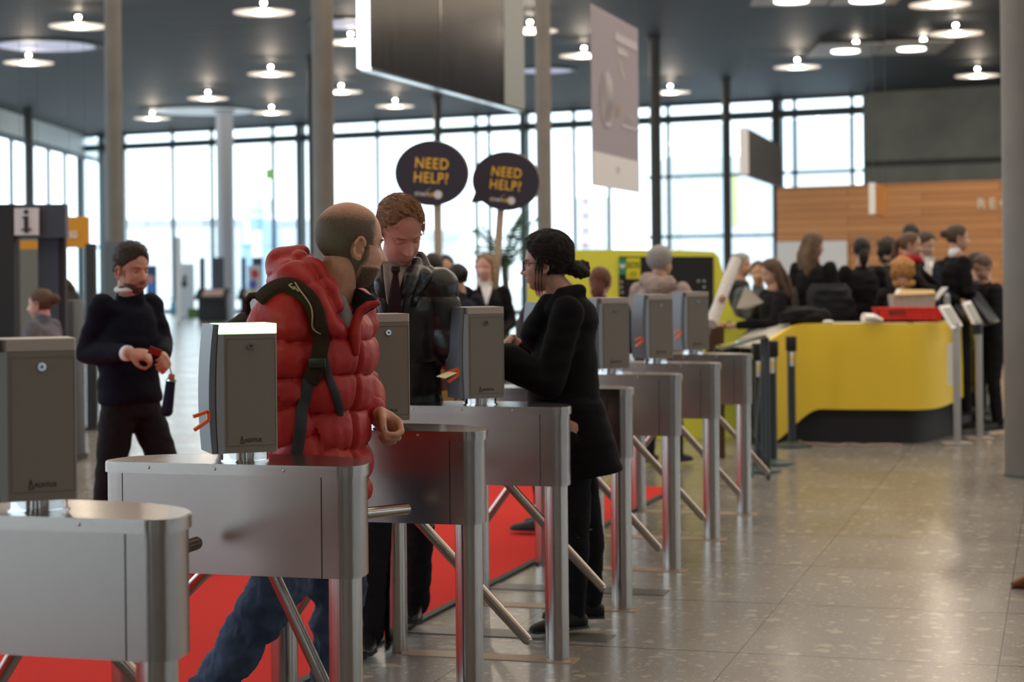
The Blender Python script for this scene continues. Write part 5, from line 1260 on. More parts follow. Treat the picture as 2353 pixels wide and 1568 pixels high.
def cloth_banner_mat():
    m = bpy.data.materials.new('lilac_banner'); m.use_nodes = True; nt = m.node_tree; b = nt.nodes['Principled BSDF']
    b.inputs['Base Color'].default_value = (.42, .38, .42, 1); b.inputs['Roughness'].default_value = .8
    tr_ = nt.nodes.new('ShaderNodeBsdfTranslucent'); tr_.inputs[0].default_value = (.55, .49, .53, 1); x = nt.nodes.new('ShaderNodeMixShader'); x.inputs[0].default_value = .45
    nt.links.new(b.outputs[0], x.inputs[1]); nt.links.new(tr_.outputs[0], x.inputs[2]); nt.links.new(x.outputs[0], nt.nodes['Material Output'].inputs[0]); return m
t, a, b, d, nn, zt, zb = hang_panel('hanging_banner', 'tall lilac-grey fabric banner with a pale circle and white foot, hanging above the crowd', 'banner', 1362, 1469, 8, 426, 18, 19.95, cloth_banner_mat(), .008)
def onb(u, v, e=.006): q = a.lerp(b, u); return V((q.x, q.y, zb+(zt-zb)*v))-nn*e
bm = nb(); slab(bm, onb(0, 0), onb(1, 0), onb(1, .19), onb(0, .19), nn*.003); addw('white_foot', bm, mat('white_fabric', (.62, .60, .64), .8), t)
bm = nb(); c = [onb(.30+.16*math.cos(k*math.pi/18), .50+.165*math.sin(k*math.pi/18)) for k in range(36)]; bm.faces.new([bm.verts.new(q) for q in c]); bmesh.ops.solidify(bm, geom=bm.faces[:], thickness=.002); addw('pale_circle', bm, mat('pale_print', (.50, .46, .50), .8), t)
fm = face_mx(onb(.66, .44, .009)-t.location, d); text('lettering', 'UP', .20, mat('tan_print', (.40, .30, .22), .8), t, face_mx(onb(.52, .46, .009)-t.location, d)); text('lettering', 'START', .13, mat('pale_print2', (.46, .43, .47), .8), t, face_mx(onb(.78, .43, .009)-t.location, d))
for (u, v, s, w) in ((.72, .86, .5, .05), (.62, .79, .22, .04), (.80, .37, .4, .02)):
    bm = nb(); slab(bm, onb(u-s/2, v), onb(u+s/2, v), onb(u+s/2, v+w), onb(u-s/2, v+w), nn*.002); addw('print_line', bm, mat('pale_print3', (.40, .37, .41), .8), t)
bm = nb(); slab(bm, onb(.62, .66), onb(.66, .66), onb(.56, .76), onb(.54, .75), nn*.002); addw('print_stroke', bm, M['strip_off'], t)
bm = nb(); slab(bm, onb(.48, .095, .009), onb(.54, .095, .009), onb(.54, .13, .009), onb(.48, .13, .009), nn*.002); addw('small_mark', bm, M['strip_off'], t)
t, a, b, d, nn, zt, zb = hang_panel('hanging_sign', 'small orange hanging sign with a white glowing edge before the oak wall', 'hanging sign', 2010, 2041, 420, 492, 24, 25.6, mat('orange_sign', (.42, .15, .012), .6, spec=.1), .06)
bm = nb(); slab(bm, a-nn*.01, a-d*.03-nn*.01, V((a.x, a.y, zt))-d*.03-nn*.01, V((a.x, a.y, zt))-nn*.01, nn*.08); addw('white_edge', bm, M['white'], t)
text('lettering', '1', .13, mat('white_pictogram', (.6, .5, .35), .5), t, face_mx((a.lerp(b, .65)+V((0, 0, .25)))-nn*.01-t.location, d))
# round speech-bubble placards
def placard(cx, cy, w, h, Y, stick, tail, lab, tilt, dark=(.032, .031, .050)):
    c = at(cx, cy, Y); rx = w/2/FPX*Y; ry = h/2/FPX*Y
    t = empty('placard', c, 0, lab, 'placard')
    m = bpy.data.materials.new('placard_print'); M.setdefault('pl', mat('placard_black', dark, .5)); M.setdefault('plw', mat('placard_back', (.50, .42, .38), .7)); M.setdefault('ply', mat('placard_yellow', (.95, .56, .05), .5))
    rt = Matrix.Rotation(tilt, 4, 'Y')
    pts = []
    for k in range(64):
        a_ = 2*math.pi*k/64; x, z = rx*math.cos(a_), ry*math.sin(a_)
        if not (tail and k in (38, 39, 40)): pts.append((x, z))
        if tail and k == 39: pts.append((-rx*.98, -ry*.86))
    bm = nb(); plate(bm, [(x, z) for x, z in pts], -.012, -.004); put(bm, bm.verts, rt); obj('printed_face', bm, M['pl'], t)
    bm = nb(); plate(bm, [(x*1.0+.012, z*1.0+.006) for x, z in pts], -.003, .006); put(bm, bm.verts, rt); obj('backing_board', bm, M['plw'], t)
    yv = -.0135
    for s, zz_, sz in (('NEED', .29, .5), ('HELP?', -.15, .5)):
        text('lettering', s, ry*.47, M['ply'], t, rt @ Matrix.Translation((0 if s != 'HELP?' else -.01*0, yv, ry*zz_)) @ Matrix.Rotation(R_(90), 4, 'X'), offset=ry*.005, xs=.84, chsp=1.10)
    text('small_lettering', 'START', ry*.15, M['white'], t, rt @ Matrix.Translation((-rx*.22, yv, -ry*.66)) @ Matrix.Rotation(R_(90), 4, 'X'), offset=.001)
    text('small_lettering', 'UP', ry*.15, M['ply'], t, rt @ Matrix.Translation((rx*.04, yv, -ry*.66)) @ Matrix.Rotation(R_(90), 4, 'X'), offset=.001)
    bm = nb(); cyl(bm, (rx*.22, yv+.004, -ry*.64), (rx*.22, yv, -ry*.64), ry*.13, n=24); put(bm, bm.verts, rt); obj('white_dot', bm, M['white'], t)
    bm = nb(); slab(bm, (-rx*.12, yv, -ry*.56), (-rx*.10, yv, -ry*.57), (rx*.02, yv, -ry*.44), (rx*.0, yv, -ry*.44), (0, -.001, 0)); put(bm, bm.verts, rt); obj('stroke_mark', bm, M['strip_off'], t)
    p0, p1 = at(*stick[0], Y+.02), at(*stick[1], Y+.02); w_ = stick[2]/FPX*Y/2
    bm = nb(); slab(bm, p0-V((w_, 0, 0)), p0+V((w_, 0, 0)), p1+V((w_*1.1, 0, 0)), p1-V((w_*1.1, 0, 0)), (0, .018, 0)); addw('wooden_handle', bm, cloth('pale_wood', (.52, .42, .32)), t)
    return t
placard(991, 399, 168, 149, 15.6, ((1004, 440), (1008, 700), 16), False, 'larger round dark speech-bubble sign reading NEED HELP?, on a wooden handle', R_(4))
placard(1162, 417, 155, 135, 15.9, ((1152, 460), (1136, 690), 17), True, 'smaller round speech-bubble sign with a pointed tail reading NEED HELP?', R_(6), (.02, .018, .026))
# ---------------------------------------------------------------- left: information frame, orange signs, terminals
M['slate'] = mat('slate_blue_panel', (.055, .068, .095), .55)
fr = empty('information_gate', (at(70, 760, 14).x, 14, 0), 0, 'dark portal frame carrying a white square sign with a black letter i', 'frame')
def fbox(nm, px0, py0, px1, py1, Y, dep, m, zb=None, parent=None):
    a = at(px0, py1, Y); b = at(px1, py0, Y); bm = nb(); z0 = a.z if zb is None else zb
    box(bm, ((a.x+b.x)/2, Y+dep/2, (z0+b.z)/2), (abs(b.x-a.x), dep, b.z-z0)); return addw(nm, bm, m, parent or fr)
fbox('front_post', -30, 469, 30, 700, 14, .18, M['matte_black'], 0)
fbox('side_panel', 88, 470, 133, 700, 14.15, .07, M['slate'], 0)
fbox('side_panel_edge', 133, 470, 148, 700, 14.16, .07, M['matte_black'], 0)
fbox('beam', -30, 469, 150, 548, 14.03, .10, M['slate'])
sg = fbox('sign_plate', 33, 478, 88, 541, 13.98, .02, M['white'])
text('lettering', 'i', .26, M['print'], sg, face_mx(at(60, 510, 13.972)-fr.location, (1, 0, 0)), offset=.004)
bm = nb()
c = at(60, 510, 13.968)
box(bm, c+V((0, 0, -.058)), (.075, .006, .014)); box(bm, c+V((-.012, 0, .032)), (.035, .006, .014)); addw('letter_serif', bm, M['print'], fr)
M['orange_board'] = mat('orange_board', (.66, .28, .01), .5)
o2 = empty('orange_sign', at(178, 570, 19), 0, 'orange hanging board beside the black information frame', 'sign')
a, b = at(150, 570, 19), at(204, 498, 19); bm = nb(); box(bm, ((a.x+b.x)/2, 19, (a.z+b.z)/2), (b.x-a.x, .08, b.z-a.z)); addw('board', bm, M['orange_board'], o2)
text('lettering', 'EG', .09, M['white'], o2, face_mx(at(165, 540, 18.94)-o2.location, (1, 0, 0)), offset=.003)
for x in (160, 196):
    bm = nb(); q = at(x, 498, 19); cyl(bm, q, V((q.x, q.y, ZC)), .002, n=5); addw('suspension_wire', bm, M['frame'], o2)
a, b = at(48, 573, 18), at(88, 553, 18); bm = nb(); box(bm, ((a.x+b.x)/2, 18, (a.z+b.z)/2), (b.x-a.x, .06, b.z-a.z)); 
o3 = obj('orange_strip_sign', bm, M['orange_board'], smooth=False); 
for q in (a, b):
    bm = nb(); cyl(bm, (q.x, 18, q.z), (q.x, 18, ZC), .002, n=5); obj('suspension_wire', bm, M['frame'], o3)
tag(o3, 'narrow orange strip sign seen under the beam of the information frame', 'sign')
bm = nb(); box(bm, (at(58, 600, 22).x, 22, 1.0), (.42, .3, 2.0)); tag(obj('grey_partition', bm, mat('grey_partition', (.15, .145, .135), .7), smooth=False), 'plain grey partition behind the information frame', 'partition')
def stele(px0, px1, pytop, Y, m, lab, dep=.25, name='display_stele'):
    a, b = at(px0, pytop, Y), at(px1, pytop, Y); t = empty(name, ((a.x+b.x)/2, Y, 0), 0, lab, 'display stele')
    bm = nb(); box(bm, (0, 0, a.z/2+.02), (b.x-a.x, dep, a.z-.04), bev=.01); obj('column_body', bm, m, t)
    bm = nb(); box(bm, (0, 0, .02), ((b.x-a.x)*1.15, dep*1.2, .04)); obj('base_plate', bm, M['matte_black'], t)
    return t
stele(198, 220, 560, 18.5, M['matte_black'], 'narrow black upright stele right of the orange board', .12)
stele(147, 182, 690, 15.5, mat('charcoal_panel', (.05, .052, .06), .6), 'low charcoal box standing between the information frame and the man in the jumper', .4, 'low_stele')
stele(243, 284, 555, 24, mat('grey_blue_panel', (.10, .12, .14), .6), 'grey panel standing at the foot of the grey concrete column', .3)
def terminal(px0, px1, pytop, pydesk, pybase, lab):
    b = onz((px0+px1)/2, pybase, 0); Y = b.y; t = empty('info_terminal', (b.x, Y, 0), 0, lab, 'terminal'); w = (px1-px0)/FPX*Y
    z1 = at(px0, pytop, Y).z; zd = at(px0, pydesk, Y).z
    bm = nb(); box(bm, (w*.0, 0, (zd-.1)/2), (w*.9, w*.6, zd-.1), bev=.02); obj('pedestal', bm, M['matte_black'], t)
    bm = nb(); slab(bm, (-w*.55, -w*.45, zd-.25), (w*.5, -w*.45, zd-.25), (w*.5, w*.3, zd+.05), (-w*.55, w*.3, zd+.05), (0, 0, .06)); obj('desk_top', bm, M['matte_black'], t)
    bm = nb(); slab(bm, (-w*.3, -w*.3, zd-.12), (w*.35, -w*.3, zd-.12), (w*.35, w*.2, zd+.08), (-w*.3, w*.2, zd+.08), (0, 0, .02)); obj('leaflets', bm, cloth('pinkish_paper', (.6, .42, .38)), t)
    bm = nb(); box(bm, (w*.12, w*.45, z1/2), (w*.38, .12, z1)); obj('back_panel', bm, M['slate'], t)
    bm = nb(); box(bm, (-w*.42, w*.45, z1/2), (w*.16, .12, z1)); obj('back_post', bm, M['matte_black'], t)
    return t
terminal(455, 525, 592, 672, 738, 'black information terminal with leaflets at the foot of the wide pale column')
terminal(552, 612, 592, 672, 736, 'black information terminal half hidden behind the red hood')
def poster(px0, py0, px1, py1, Y, lab, blobs, base=(.60, .62, .66), name='poster_stand'):
    a, b = at(px0, py1, Y), at(px1, py0, Y); t = empty(name, ((a.x+b.x)/2, Y, 0), 0, lab, 'poster')
    bm = nb(); box(bm, (0, 0, b.z/2), (b.x-a.x, .08, b.z)); obj('board', bm, mat('poster_base', base, .6), t, smooth=False)
    for (u, v, r, c) in blobs:
        bm = nb(); sph(bm, ((u-.5)*(b.x-a.x), -.045, a.z+(b.z-a.z)*v), (r*(b.x-a.x), .006, r*(b.x-a.x)*1.2), 14); obj('printed_shape', bm, mat('print_colour', c, .6), t)
poster(570, 610, 600, 690, 50, 'pale poster board with red, blue and green discs behind the red hood', [(.55, .75, .30, (.5, .05, .08)), (.4, .45, .30, (.06, .12, .5)), (.4, .2, .25, (.4, .5, .06))])
poster(337, 610, 360, 690, 66, 'dark poster with blue and pink print right of the jumper man', [(.45, .6, .35, (.5, .25, .3)), (.55, .35, .4, (.06, .2, .6))], (.02, .05, .16))
poster(414, 606, 446, 690, 68, 'pale poster board with a dark figure print left of the pale column', [(.3, .45, .22, (.03, .03, .04)), (.35, .62, .14, (.03, .03, .04))])
poster(392, 694, 412, 708, 72, 'low blue box at the foot of the far glazing', [(.5, .5, .3, (.1, .4, .5))], (.05, .22, .32), 'blue_box')
bm = nb(); box(bm, (at(452, 695, 66).x, 66, .16), (.6, .3, .32)); tag(obj('planter', bm, cloth('green_planter', (.10, .18, .06)), smooth=False), 'low green planter at the foot of the pale poster board', 'planter')
# white door frame in the far glazing
dd = empty('door_frame', (at(411, 700, 60).x, 60, 0), 0, 'white upright door frame standing open at the far glazing', 'door frame')
bm = nb(); box(bm, (at(411, 700, 60).x, 60, at(411, 545, 60).z/2), (.17, .12, at(411, 545, 60).z)); addw('jamb', bm, M['white'], dd)
# emergency exit sign on the mullion
ex_ = at(620, 400, 70); bm = nb(); box(bm, ex_, (.30, .05, .38)); xs_ = tag(obj('exit_sign', bm, mat('lit_exit_green', (.15, .5, .1), .5, emit=.25, ecol=(.5, .8, .2)), smooth=False), 'small lit green exit sign on a mullion of the far glazing', 'sign')
bm = nb(); cyl(bm, ex_+V((0, 0, .19)), V((ex_.x, ex_.y, ZC)), .01, n=6); obj('hanger_rod', bm, M['wire'], xs_)
# ================================================================= things seen outside through the glass
M['out_white'] = mat('white_facade', (.74, .76, .78), .8); M['out_grey'] = mat('grey_facade', (.38, .38, .40), .8, noise_amt=.3, nscale=.4); M['out_blue'] = mat('blue_facade', (.22, .36, .52), .7)
def house(px0, px1, pyt, pyb, Y, m, lab, bands=()):
    a, b = at(px0, pyb, Y), at(px1, pyt, Y); z0 = 0 if pyb > 640 else a.z
    t = empty('building', ((a.x+b.x)/2, Y+4, 0), 0, lab, 'building')
    bm = nb(); box(bm, (0, 0, (max(z0, 0)+b.z)/2), (b.x-a.x, 8, b.z-max(z0, 0))); obj('facade', bm, m, t, smooth=False)
    if z0 > 0: bm = nb(); box(bm, (0, 1, z0/2), ((b.x-a.x)*.96, 6, z0)); obj('ground_floor', bm, M['out_white'], t, smooth=False)
    for (q0, q1, r0, r1, mm) in bands:
        c, d = at(q0, r1, Y), at(q1, r0, Y); bm = nb(); box(bm, ((c.x+d.x)/2-t.location.x, -4.05, (c.z+d.z)/2), (abs(d.x-c.x), .12, d.z-c.z)); obj('facade_panel', bm, mm, t, smooth=False)
house(286, 555, 502, 660, 120, M['out_white'], 'long white building with a grey window band, outside beyond the far glazing', [(290, 550, 503, 522, M['out_grey'])])
house(556, 604, 502, 660, 118, M['out_blue'], 'blue building with white window strips outside, right of the pale column', [(561, 575, 508, 560, M['out_white']), (580, 602, 530, 600, M['out_white'])])
house(605, 700, 503, 660, 127, M['out_white'], 'white building with a grey band outside, above the red hood', [(606, 698, 505, 522, M['out_grey'])])
house(556, 602, 452, 482, 140, mat('pale_roof_box', (.5, .52, .58), .8), 'pale grey roof box above the white building outside')
house(975, 1056, 528, 545, 130, M['out_grey'], 'grey roofed block outside behind the larger speech-bubble sign')
house(1330, 1400, 452, 660, 90, M['out_white'], 'white building with reddish windows outside, left of the lilac banner foot', [(1338, 1352, 455+34*k, 468+34*k, mat('pinkish_window', (.45, .25, .3), .7) if k == 0 else bpy.data.materials['pinkish_window']) for k in range(5)])
lime = mat('pale_lime_facade', (.55, .58, .12), .7)
house(1536, 1780, 358, 660, 84, M['out_white'], 'white hall with lime-yellow fins outside the right-hand glazing', [(1580, 1660, 365, 400, lime), (1588, 1606, 405, 520, lime), (1632, 1644, 405, 500, lime), (1684, 1692, 405, 520, lime)])
# ================================================================= palm
def palm(px, pyb, Y, lab):
    b = at(px, 700, Y); t = empty('palm', (b.x, Y, 0), 0, lab, 'plant')
    bm = nb(); loft(bm, [(V((0, 0, 0)), V((.25, 0, 0)), V((0, .25, 0))), (V((0, 0, .5)), V((.32, 0, 0)), V((0, .32, 0)))], 20); obj('pot', bm, M['slate'], t)
    bm = nb(); chain(bm, [V((0, 0, .5)), V((.03, 0, 1.1)), V((0, 0, at(px, 610, Y).z))], [.07, .05, .05]); obj('trunk', bm, cloth('palm_bark', (.08, .06, .04)), t)
    z0 = at(px, 610, Y).z; r = random.Random(4)
    for k in range(17):
        az = k*2.4; el = r.uniform(.3, 1.3); L = r.uniform(.9, 1.25); pts = []
        for i in range(9):
            u = i/8; pts.append(V((math.cos(az)*L*u*math.cos(el)*1.0, math.sin(az)*L*u*math.cos(el), z0+L*(math.sin(el)*u-.62*u*u*(1.1-el*.5)))))
        bm = nb(); tube(bm, pts, [.012-.001*i for i in range(9)], 5); sd = V((-math.sin(az), math.cos(az), 0))
        for i in range(1, 9):
            for q in range(2):
                c = pts[i-1].lerp(pts[i], q/2)
                for s in (-1, 1):
                    e = c+sd*s*(.24*(1-abs(i-4)/7))+V((0, 0, -.07))+(pts[i]-pts[i-1])*.9; dv = (pts[i]-pts[i-1]).normalized()*.016
                    bm.faces.new([bm.verts.new(v) for v in (c-dv, c+dv, e)])
        obj('frond', bm, cloth('palm_green', (.03, .075, .035), .6), t)
palm(1160, 640, 26, 'dark green palm standing behind the two speech-bubble signs')
# ================================================================= the crowd
def crowd(label, px, ytop, Y, face, h=None, z0=0.0, look=None, hairc=('dk', (.03, .02, .015)), hk='short', top=(.010, .010, .013), leg=(.012, .012, .015), skn=('fair', (.52, .30, .22)), arms='down', sit=False, w=1.0, lean=0.0, group=None,
          shirt=False, pitch=-.05, hs=None, topkey=None, extra=None, g=.012, fix=None):
    c = at(px, ytop, Y); H_ = (c.z-z0) if not sit else (c.z-z0); fa = math.radians(face); f = V((math.cos(fa), math.sin(fa), 0)); l = V((-f.y, f.x, 0)); up = V((0, 0, 1))
    la = math.radians(face if look is None else look); lf = V((math.cos(la), math.sin(la), pitch))
    hs = hs or min(1.05, max(.92, H_/1.72 if not sit else 1.0)); s = H_/1.72 if not sit else 1.0
    o = V((c.x, Y, z0)); top_z = c.z
    sit_dz = 0
    T = lambda x, y, z: V((c.x, Y, 0))+f*(x)+l*y+up*(top_z-(1.72-z)*s)
    ln = lean
    J = dict(neck=T(.0+ln*.8, 0, 1.445), shL=T(ln*.7, .165*w, 1.375), shR=T(ln*.7, -.165*w, 1.375), hipL=T(-.02, .085, .90), hipR=T(-.02, -.085, .90))
    if sit:
        J.update(knL=T(.42, .12, .88), knR=T(.42, -.12, .88), anL=T(.40, .12, .48), anR=T(.40, -.12, .48), toeL=T(.54, .13, .44), toeR=T(.54, -.13, .44))
    else:
        J.update(knL=T(.02, .10, .49), knR=T(.03, -.10, .49), anL=T(-.02, .11, .085), anR=T(.04, -.11, .085), toeL=T(.13, .13, .035), toeR=T(.19, -.13, .035))
        for q in ('anL', 'anR'): J[q].z = z0+.085
        for q in ('toeL', 'toeR'): J[q].z = z0+.035
    A = {'down': ((.0, .235, 1.09), (.08, .225, .86)), 'front': ((.04, .23, 1.12), (.30, .12, 1.08)), 'desk': ((.10, .23, 1.14), (.40, .12, 1.12)), 'clasp': ((.02, .23, 1.12), (.22, .05, 1.0)), 'up': ((.15, .25, 1.15), (.32, .12, 1.36)), 'far': ((.20, .25, 1.20), (.48, .12, 1.08))}
    for q, sg_ in (('L', 1), ('R', -1)):
        k = arms if isinstance(arms, str) else arms[0 if q == 'L' else 1]
        e, wv = A[k]; J['el'+q] = T(e[0]+ln*.5, e[1]*sg_*w, e[2]); J['wr'+q] = T(wv[0]+ln*.5, wv[1]*sg_*w, wv[2])
    if fix: J.update(fix)
    p = Person(label, J, base=V((c.x, Y, z0)), group=group)
    sk_ = skin(*skn); hc = T(ln, 0, 1.72)+V((0, 0, -.118*hs-(.012 if hk != 'bald' else 0)))+f*.02
    p.body(sk_, hc, lf, hs=hs, detail=False, vox=.012)
    hm_ = hairmat(*hairc)
    if hk != 'bald':
        def mk(q):
            hl = ssm(.068-q.x-max(0, .058-q.z)*(1.15 if hk in ('short', 'curly') else .8), -.004, .012); low = ssm(q.z+.055+max(0, q.x+.02)*.8, 0, .02)
            return min(hl, low)
        thk = {'short': .010, 'bun': .008, 'long': .014, 'pony': .008, 'curly': .028, 'grey': .02, 'low': .010}[hk]
        p.hair(hm_, mk, thk, detail=False, amp=.004 if hk != 'curly' else .014, freq=40)
        bm = nb()
        hp = lambda x, y, z: p.hm @ V((x, y, z))
        if hk == 'bun': sph(bm, hp(-.125, 0, .035), .038, 12); chain(bm, [hp(-.09, 0, .03), hp(-.125, 0, .035)], [.04, .036])
        if hk == 'long':
            for y in (-.05, -.02, .02, .05): chain(bm, [hp(-.07, y, .03), hp(-.105, y*1.3, -.10), hp(-.095, y*1.5, -.24), hp(-.08, y*1.2, -.36)], [.034, .034, .030, .014])
            for y in (-1, 1): chain(bm, [hp(-.02, .072*y, .02), hp(-.03, .085*y, -.10), hp(-.045, .085*y, -.24)], [.03, .032, .018])
        if hk == 'low': chain(bm, [hp(-.07, 0, -.01), hp(-.088, 0, -.07), hp(-.080, 0, -.135)], [.052, .050, .034])
        if hk == 'pony': chain(bm, [hp(-.09, 0, .05), hp(-.135, 0, .02), hp(-.145, .01, -.10), hp(-.12, .02, -.26), hp(-.11, .02, -.36)], [.03, .03, .038, .032, .010])
        if hk == 'curly':
            for k in range(26):
                a = k*2.4; sph(bm, hp(-.03+.075*math.cos(a)*(.6+.4*math.sin(k)), .085*math.sin(a), -.02+.10*math.cos(k*1.3)), .034, 8)
        if len(bm.verts):
            me = fuse(bm, .010, 2); wrinkle(me, .006, (40, 40, 20)); p.add('hair_length', me, hm_)
        else: bm.free()
    tm = cloth(topkey or 'top%s' % (str(top)), top)
    jk_ = p.top(tm, g=g, arm=(.066, .058, .050, .045, .040), vox=.014, ends=(.95, .95), wr=.008, name='jacket', neckr=.062, smooth=3, wsc=w)
    p.trousers(cloth('leg%s' % (str(leg)), leg), vox=.014, wr=.006, r=(.098, .084, .064, .060, .054))
    for q in 'LR':
        if J['an'+q].z < z0+.3 or sit: pass
    p.shoes(M['matte_black'])
    if shirt:
        bm = nb(); chain(bm, [J['neck']+up*.012-f*.01, J['neck']+up*.035-f*.005], [.062, .058]); p.add('shirt_collar', fuse(bm, .01, 1), M['white'])
        t_ = bvh_of(jk_)
        if f.y < -.2:
            try:
                q = J['neck']; 
                def px_of(w_):
                    d = w_-CAMP; u = (ca*d.x-sa*d.z)/d.y; v_ = (sa*d.x+ca*d.z)/d.y; return (1176.5+u*FPX, 784-SH-v_*FPX)
                x0, y0 = px_of(q+f*.08+up*.02); s2 = FPX/Y
                p.add('shirt_front', surf_patch(t_, [[(x0-.055*s2, y0), (x0, y0), (x0+.055*s2, y0)], [(x0-.035*s2, y0+.09*s2), (x0, y0+.09*s2), (x0+.035*s2, y0+.09*s2)], [(x0-.006*s2, y0+.19*s2), (x0, y0+.19*s2), (x0+.006*s2, y0+.19*s2)]], .012), M['white'])
            except Exception: pass
    return p
BL = ('bk', (.014, .010, .009)); BR = ('br', (.07, .035, .018)); BN = ('bn', (.12, .07, .038)); GO = ('go', (.42, .20, .06)); GY = ('gy', (.30, .29, .28)); DK = ('dk', (.03, .02, .015))
POD = .15
pd = [at(x, 800, y) for x, y in ((1800, 16.95), (1870, 16.95), (2110, 16.95), (2290, 19.0), (2290, 23), (1760, 23))]
bm = nb(); prism(bm, [(q.x, q.y) for q in pd], 0, POD); tag(obj('staff_podium', bm, M['matte_black'], smooth=False), 'low black staff platform inside the yellow counter', 'platform')
crowd('long-haired person in a black jacket seen from behind, before the white board', 1868, 531, 17.6, 60, z0=POD, look=25, hairc=BN, hk='long', arms='down')
crowd('dark-haired person in a black blazer with turned back, right of the long-haired one', 1980, 544, 17.8, 95, z0=POD, hairc=BL, hk='low', arms=('down', 'front'))
crowd('dark curly-haired person partly hidden behind the one in the red scarf', 2040, 546, 19.0, 80, z0=POD, hairc=DK, hk='curly', top=(.03, .03, .035))
rs = crowd('person with a long brown ponytail and a red scarf, leaning over the counter', 2088, 532, 17.3, -25, z0=POD, look=-20, hairc=('br2', (.10, .05, .025)), hk='pony', arms='far')
bm = nb()
for k in range(14):
    a = k/13*2*math.pi; a2 = (k+1)/13*2*math.pi; n0 = rs.J['neck']+V((0, 0, .015)); rcone(bm, n0+V((.085*math.cos(a), .085*math.sin(a), .012*math.sin(a*2))), n0+V((.085*math.cos(a2), .085*math.sin(a2), .012*math.sin(a2*2))), .038, .038, 10)
me = fuse(bm, .010, 2); wrinkle(me, .01, (25, 25, 25)); rs.add('scarf', me, cloth('red_scarf', (.38, .012, .018)))
crowd('tall dark-haired person behind the red scarf wearer, only the hair showing', 2093, 513, 20.0, 90, z0=POD, hairc=BL, hk='short', top=(.02, .02, .03))
lm = crowd('short-haired person in a dark suit with a lanyard badge, looking down', 2126, 531, 18.6, -75, z0=POD, look=-60, hairc=('br3', (.05, .028, .018)), hk='short', top=(.012, .016, .030), shirt=True, pitch=-.4)
bm = nb(); slab(bm, at(2124, 612, 18.40), at(2141, 612, 18.40), at(2141, 636, 18.40), at(2124, 636, 18.40), (0, .006, 0)); bdg = lm.add('badge', bm, M['white'])
bm = nb(); tube(bm, [at(2121, 574, 18.44), at(2132, 612, 18.40), at(2140, 574, 18.44)], .005, 5); lm.add('lanyard', bm, cloth('blue_lanyard', (.04, .08, .2)))
crowd('curly blond person sitting low behind the red crate, back to the hall', 2074, 592, 16.95, 70, z0=POD, hairc=GO, hk='curly', sit=True, arms='desk', w=1.05)
crowd('person in a black suit with a high bun, standing in profile near the column', 2196, 514, 17.2, 10, z0=POD, look=-5, hairc=('br4', (.06, .035, .02)), hk='bun', arms='clasp', shirt=True, top=(.006, .006, .008))
crowd('person in a navy jacket bending forward beside the bun-haired one', 2222, 578, 17.9, 20, z0=0, look=10, hairc=DK, hk='short', top=(.018, .026, .045), lean=.10)
crowd('short brown-haired person in black leaning on the counter end beside the column', 2270, 584, 17.3, 200, z0=0, look=215, hairc=('br5', (.09, .055, .035)), hk='short', arms='front', lean=.04, pitch=-.45)
crowd('dark-haired person far off between the two black-jacketed backs', 1930, 622, 24, -160, hairc=BL, hk='short', top=(.3, .3, .31), skn=('fair', (.52, .30, .22)))
crowd('brown-haired person in black working at the desk by the booth', 1776, 594, 17.0, 195, z0=0, look=200, hairc=('br6', (.08, .045, .028)), hk='long', sit=True, arms='desk', pitch=-.3)
crowd('older grey-haired person in profile behind the paper roll', 1700, 580, 18.6, -20, z0=0, look=-30, hairc=GY, hk='short', top=(.03, .03, .035), skn=('fair', (.52, .30, .22)))
crowd('fair-haired person half hidden behind the desk worker', 1742, 598, 18.0, -100, z0=0, hairc=BN, hk='short', top=(.10, .11, .14))
gm = crowd('grey-haired person in a pinkish down jacket seen from behind, before the yellow booth', 1516, 565, 14.6, 62, look=35, hairc=GY, hk='grey', top=(.34, .27, .25), topkey='pinkdown', arms=('down', 'up'), leg=(.02, .022, .03), w=1.12, g=.035, fix=dict(elR=at(1612, 772, 14.35), wrR=at(1652, 700, 14.15)))
bm = nb(); n0 = gm.J['neck']; chain(bm, [n0+V((-.10, -.06, .0)), n0+V((-.03, -.12, -.04)), n0+V((.06, -.10, -.02))], [.07, .085, .06]); me = fuse(bm, .012, 3); wrinkle(me, .012, (18, 18, 30)); gm.add('hood', me, SK['cpinkdown'])
ro = empty('poster_tube', at(1660, 660, 14.2), 0, 'long white poster tube carried over the shoulder of the grey-haired person', 'tube')
bm = nb(); cyl(bm, at(1634, 745, 14.0), at(1692, 596, 14.5), .045, n=20); addw('tube_body', bm, cloth('white_card', (.62, .60, .60)), ro)
bm = nb(); cyl(bm, at(1690, 600, 14.49), at(1693, 594, 14.51), .048, n=20); addw('end_cap', bm, cloth('grey_cap', (.35, .34, .34)), ro)
crowd('auburn-haired person with the hair pinned up, behind the turnstile readers', 1378, 611, 13.6, 70, hairc=('au', (.13, .045, .024)), hk='low', top=(.015, .015, .018))
gl = crowd('smiling fair-haired person in a white shirt and black cardigan holding a sign handle', 1112, 580, 15.8, -75, look=-105, hairc=('fa', (.25, .15, .08)), hk='pony', arms='clasp', shirt=True, skn=('rosy', (.62, .34, .27)), top=(.008, .008, .010))
crowd('dark-haired person in navy behind the leather-coated man', 1054, 604, 15.0, 120, hairc=BL, hk='bun', top=(.012, .014, .030))
crowd('dark-haired person under the larger speech-bubble sign, mostly hidden', 1022, 584, 17.0, -80, hairc=DK, hk='short', top=(.015, .015, .02), leg=(.30, .20, .07))
crowd('dark-haired person hidden behind the leather-coated man, in tan trousers', 994, 580, 14.6, 100, hairc=BL, hk='short', top=(.015, .015, .02), leg=(.34, .22, .07))
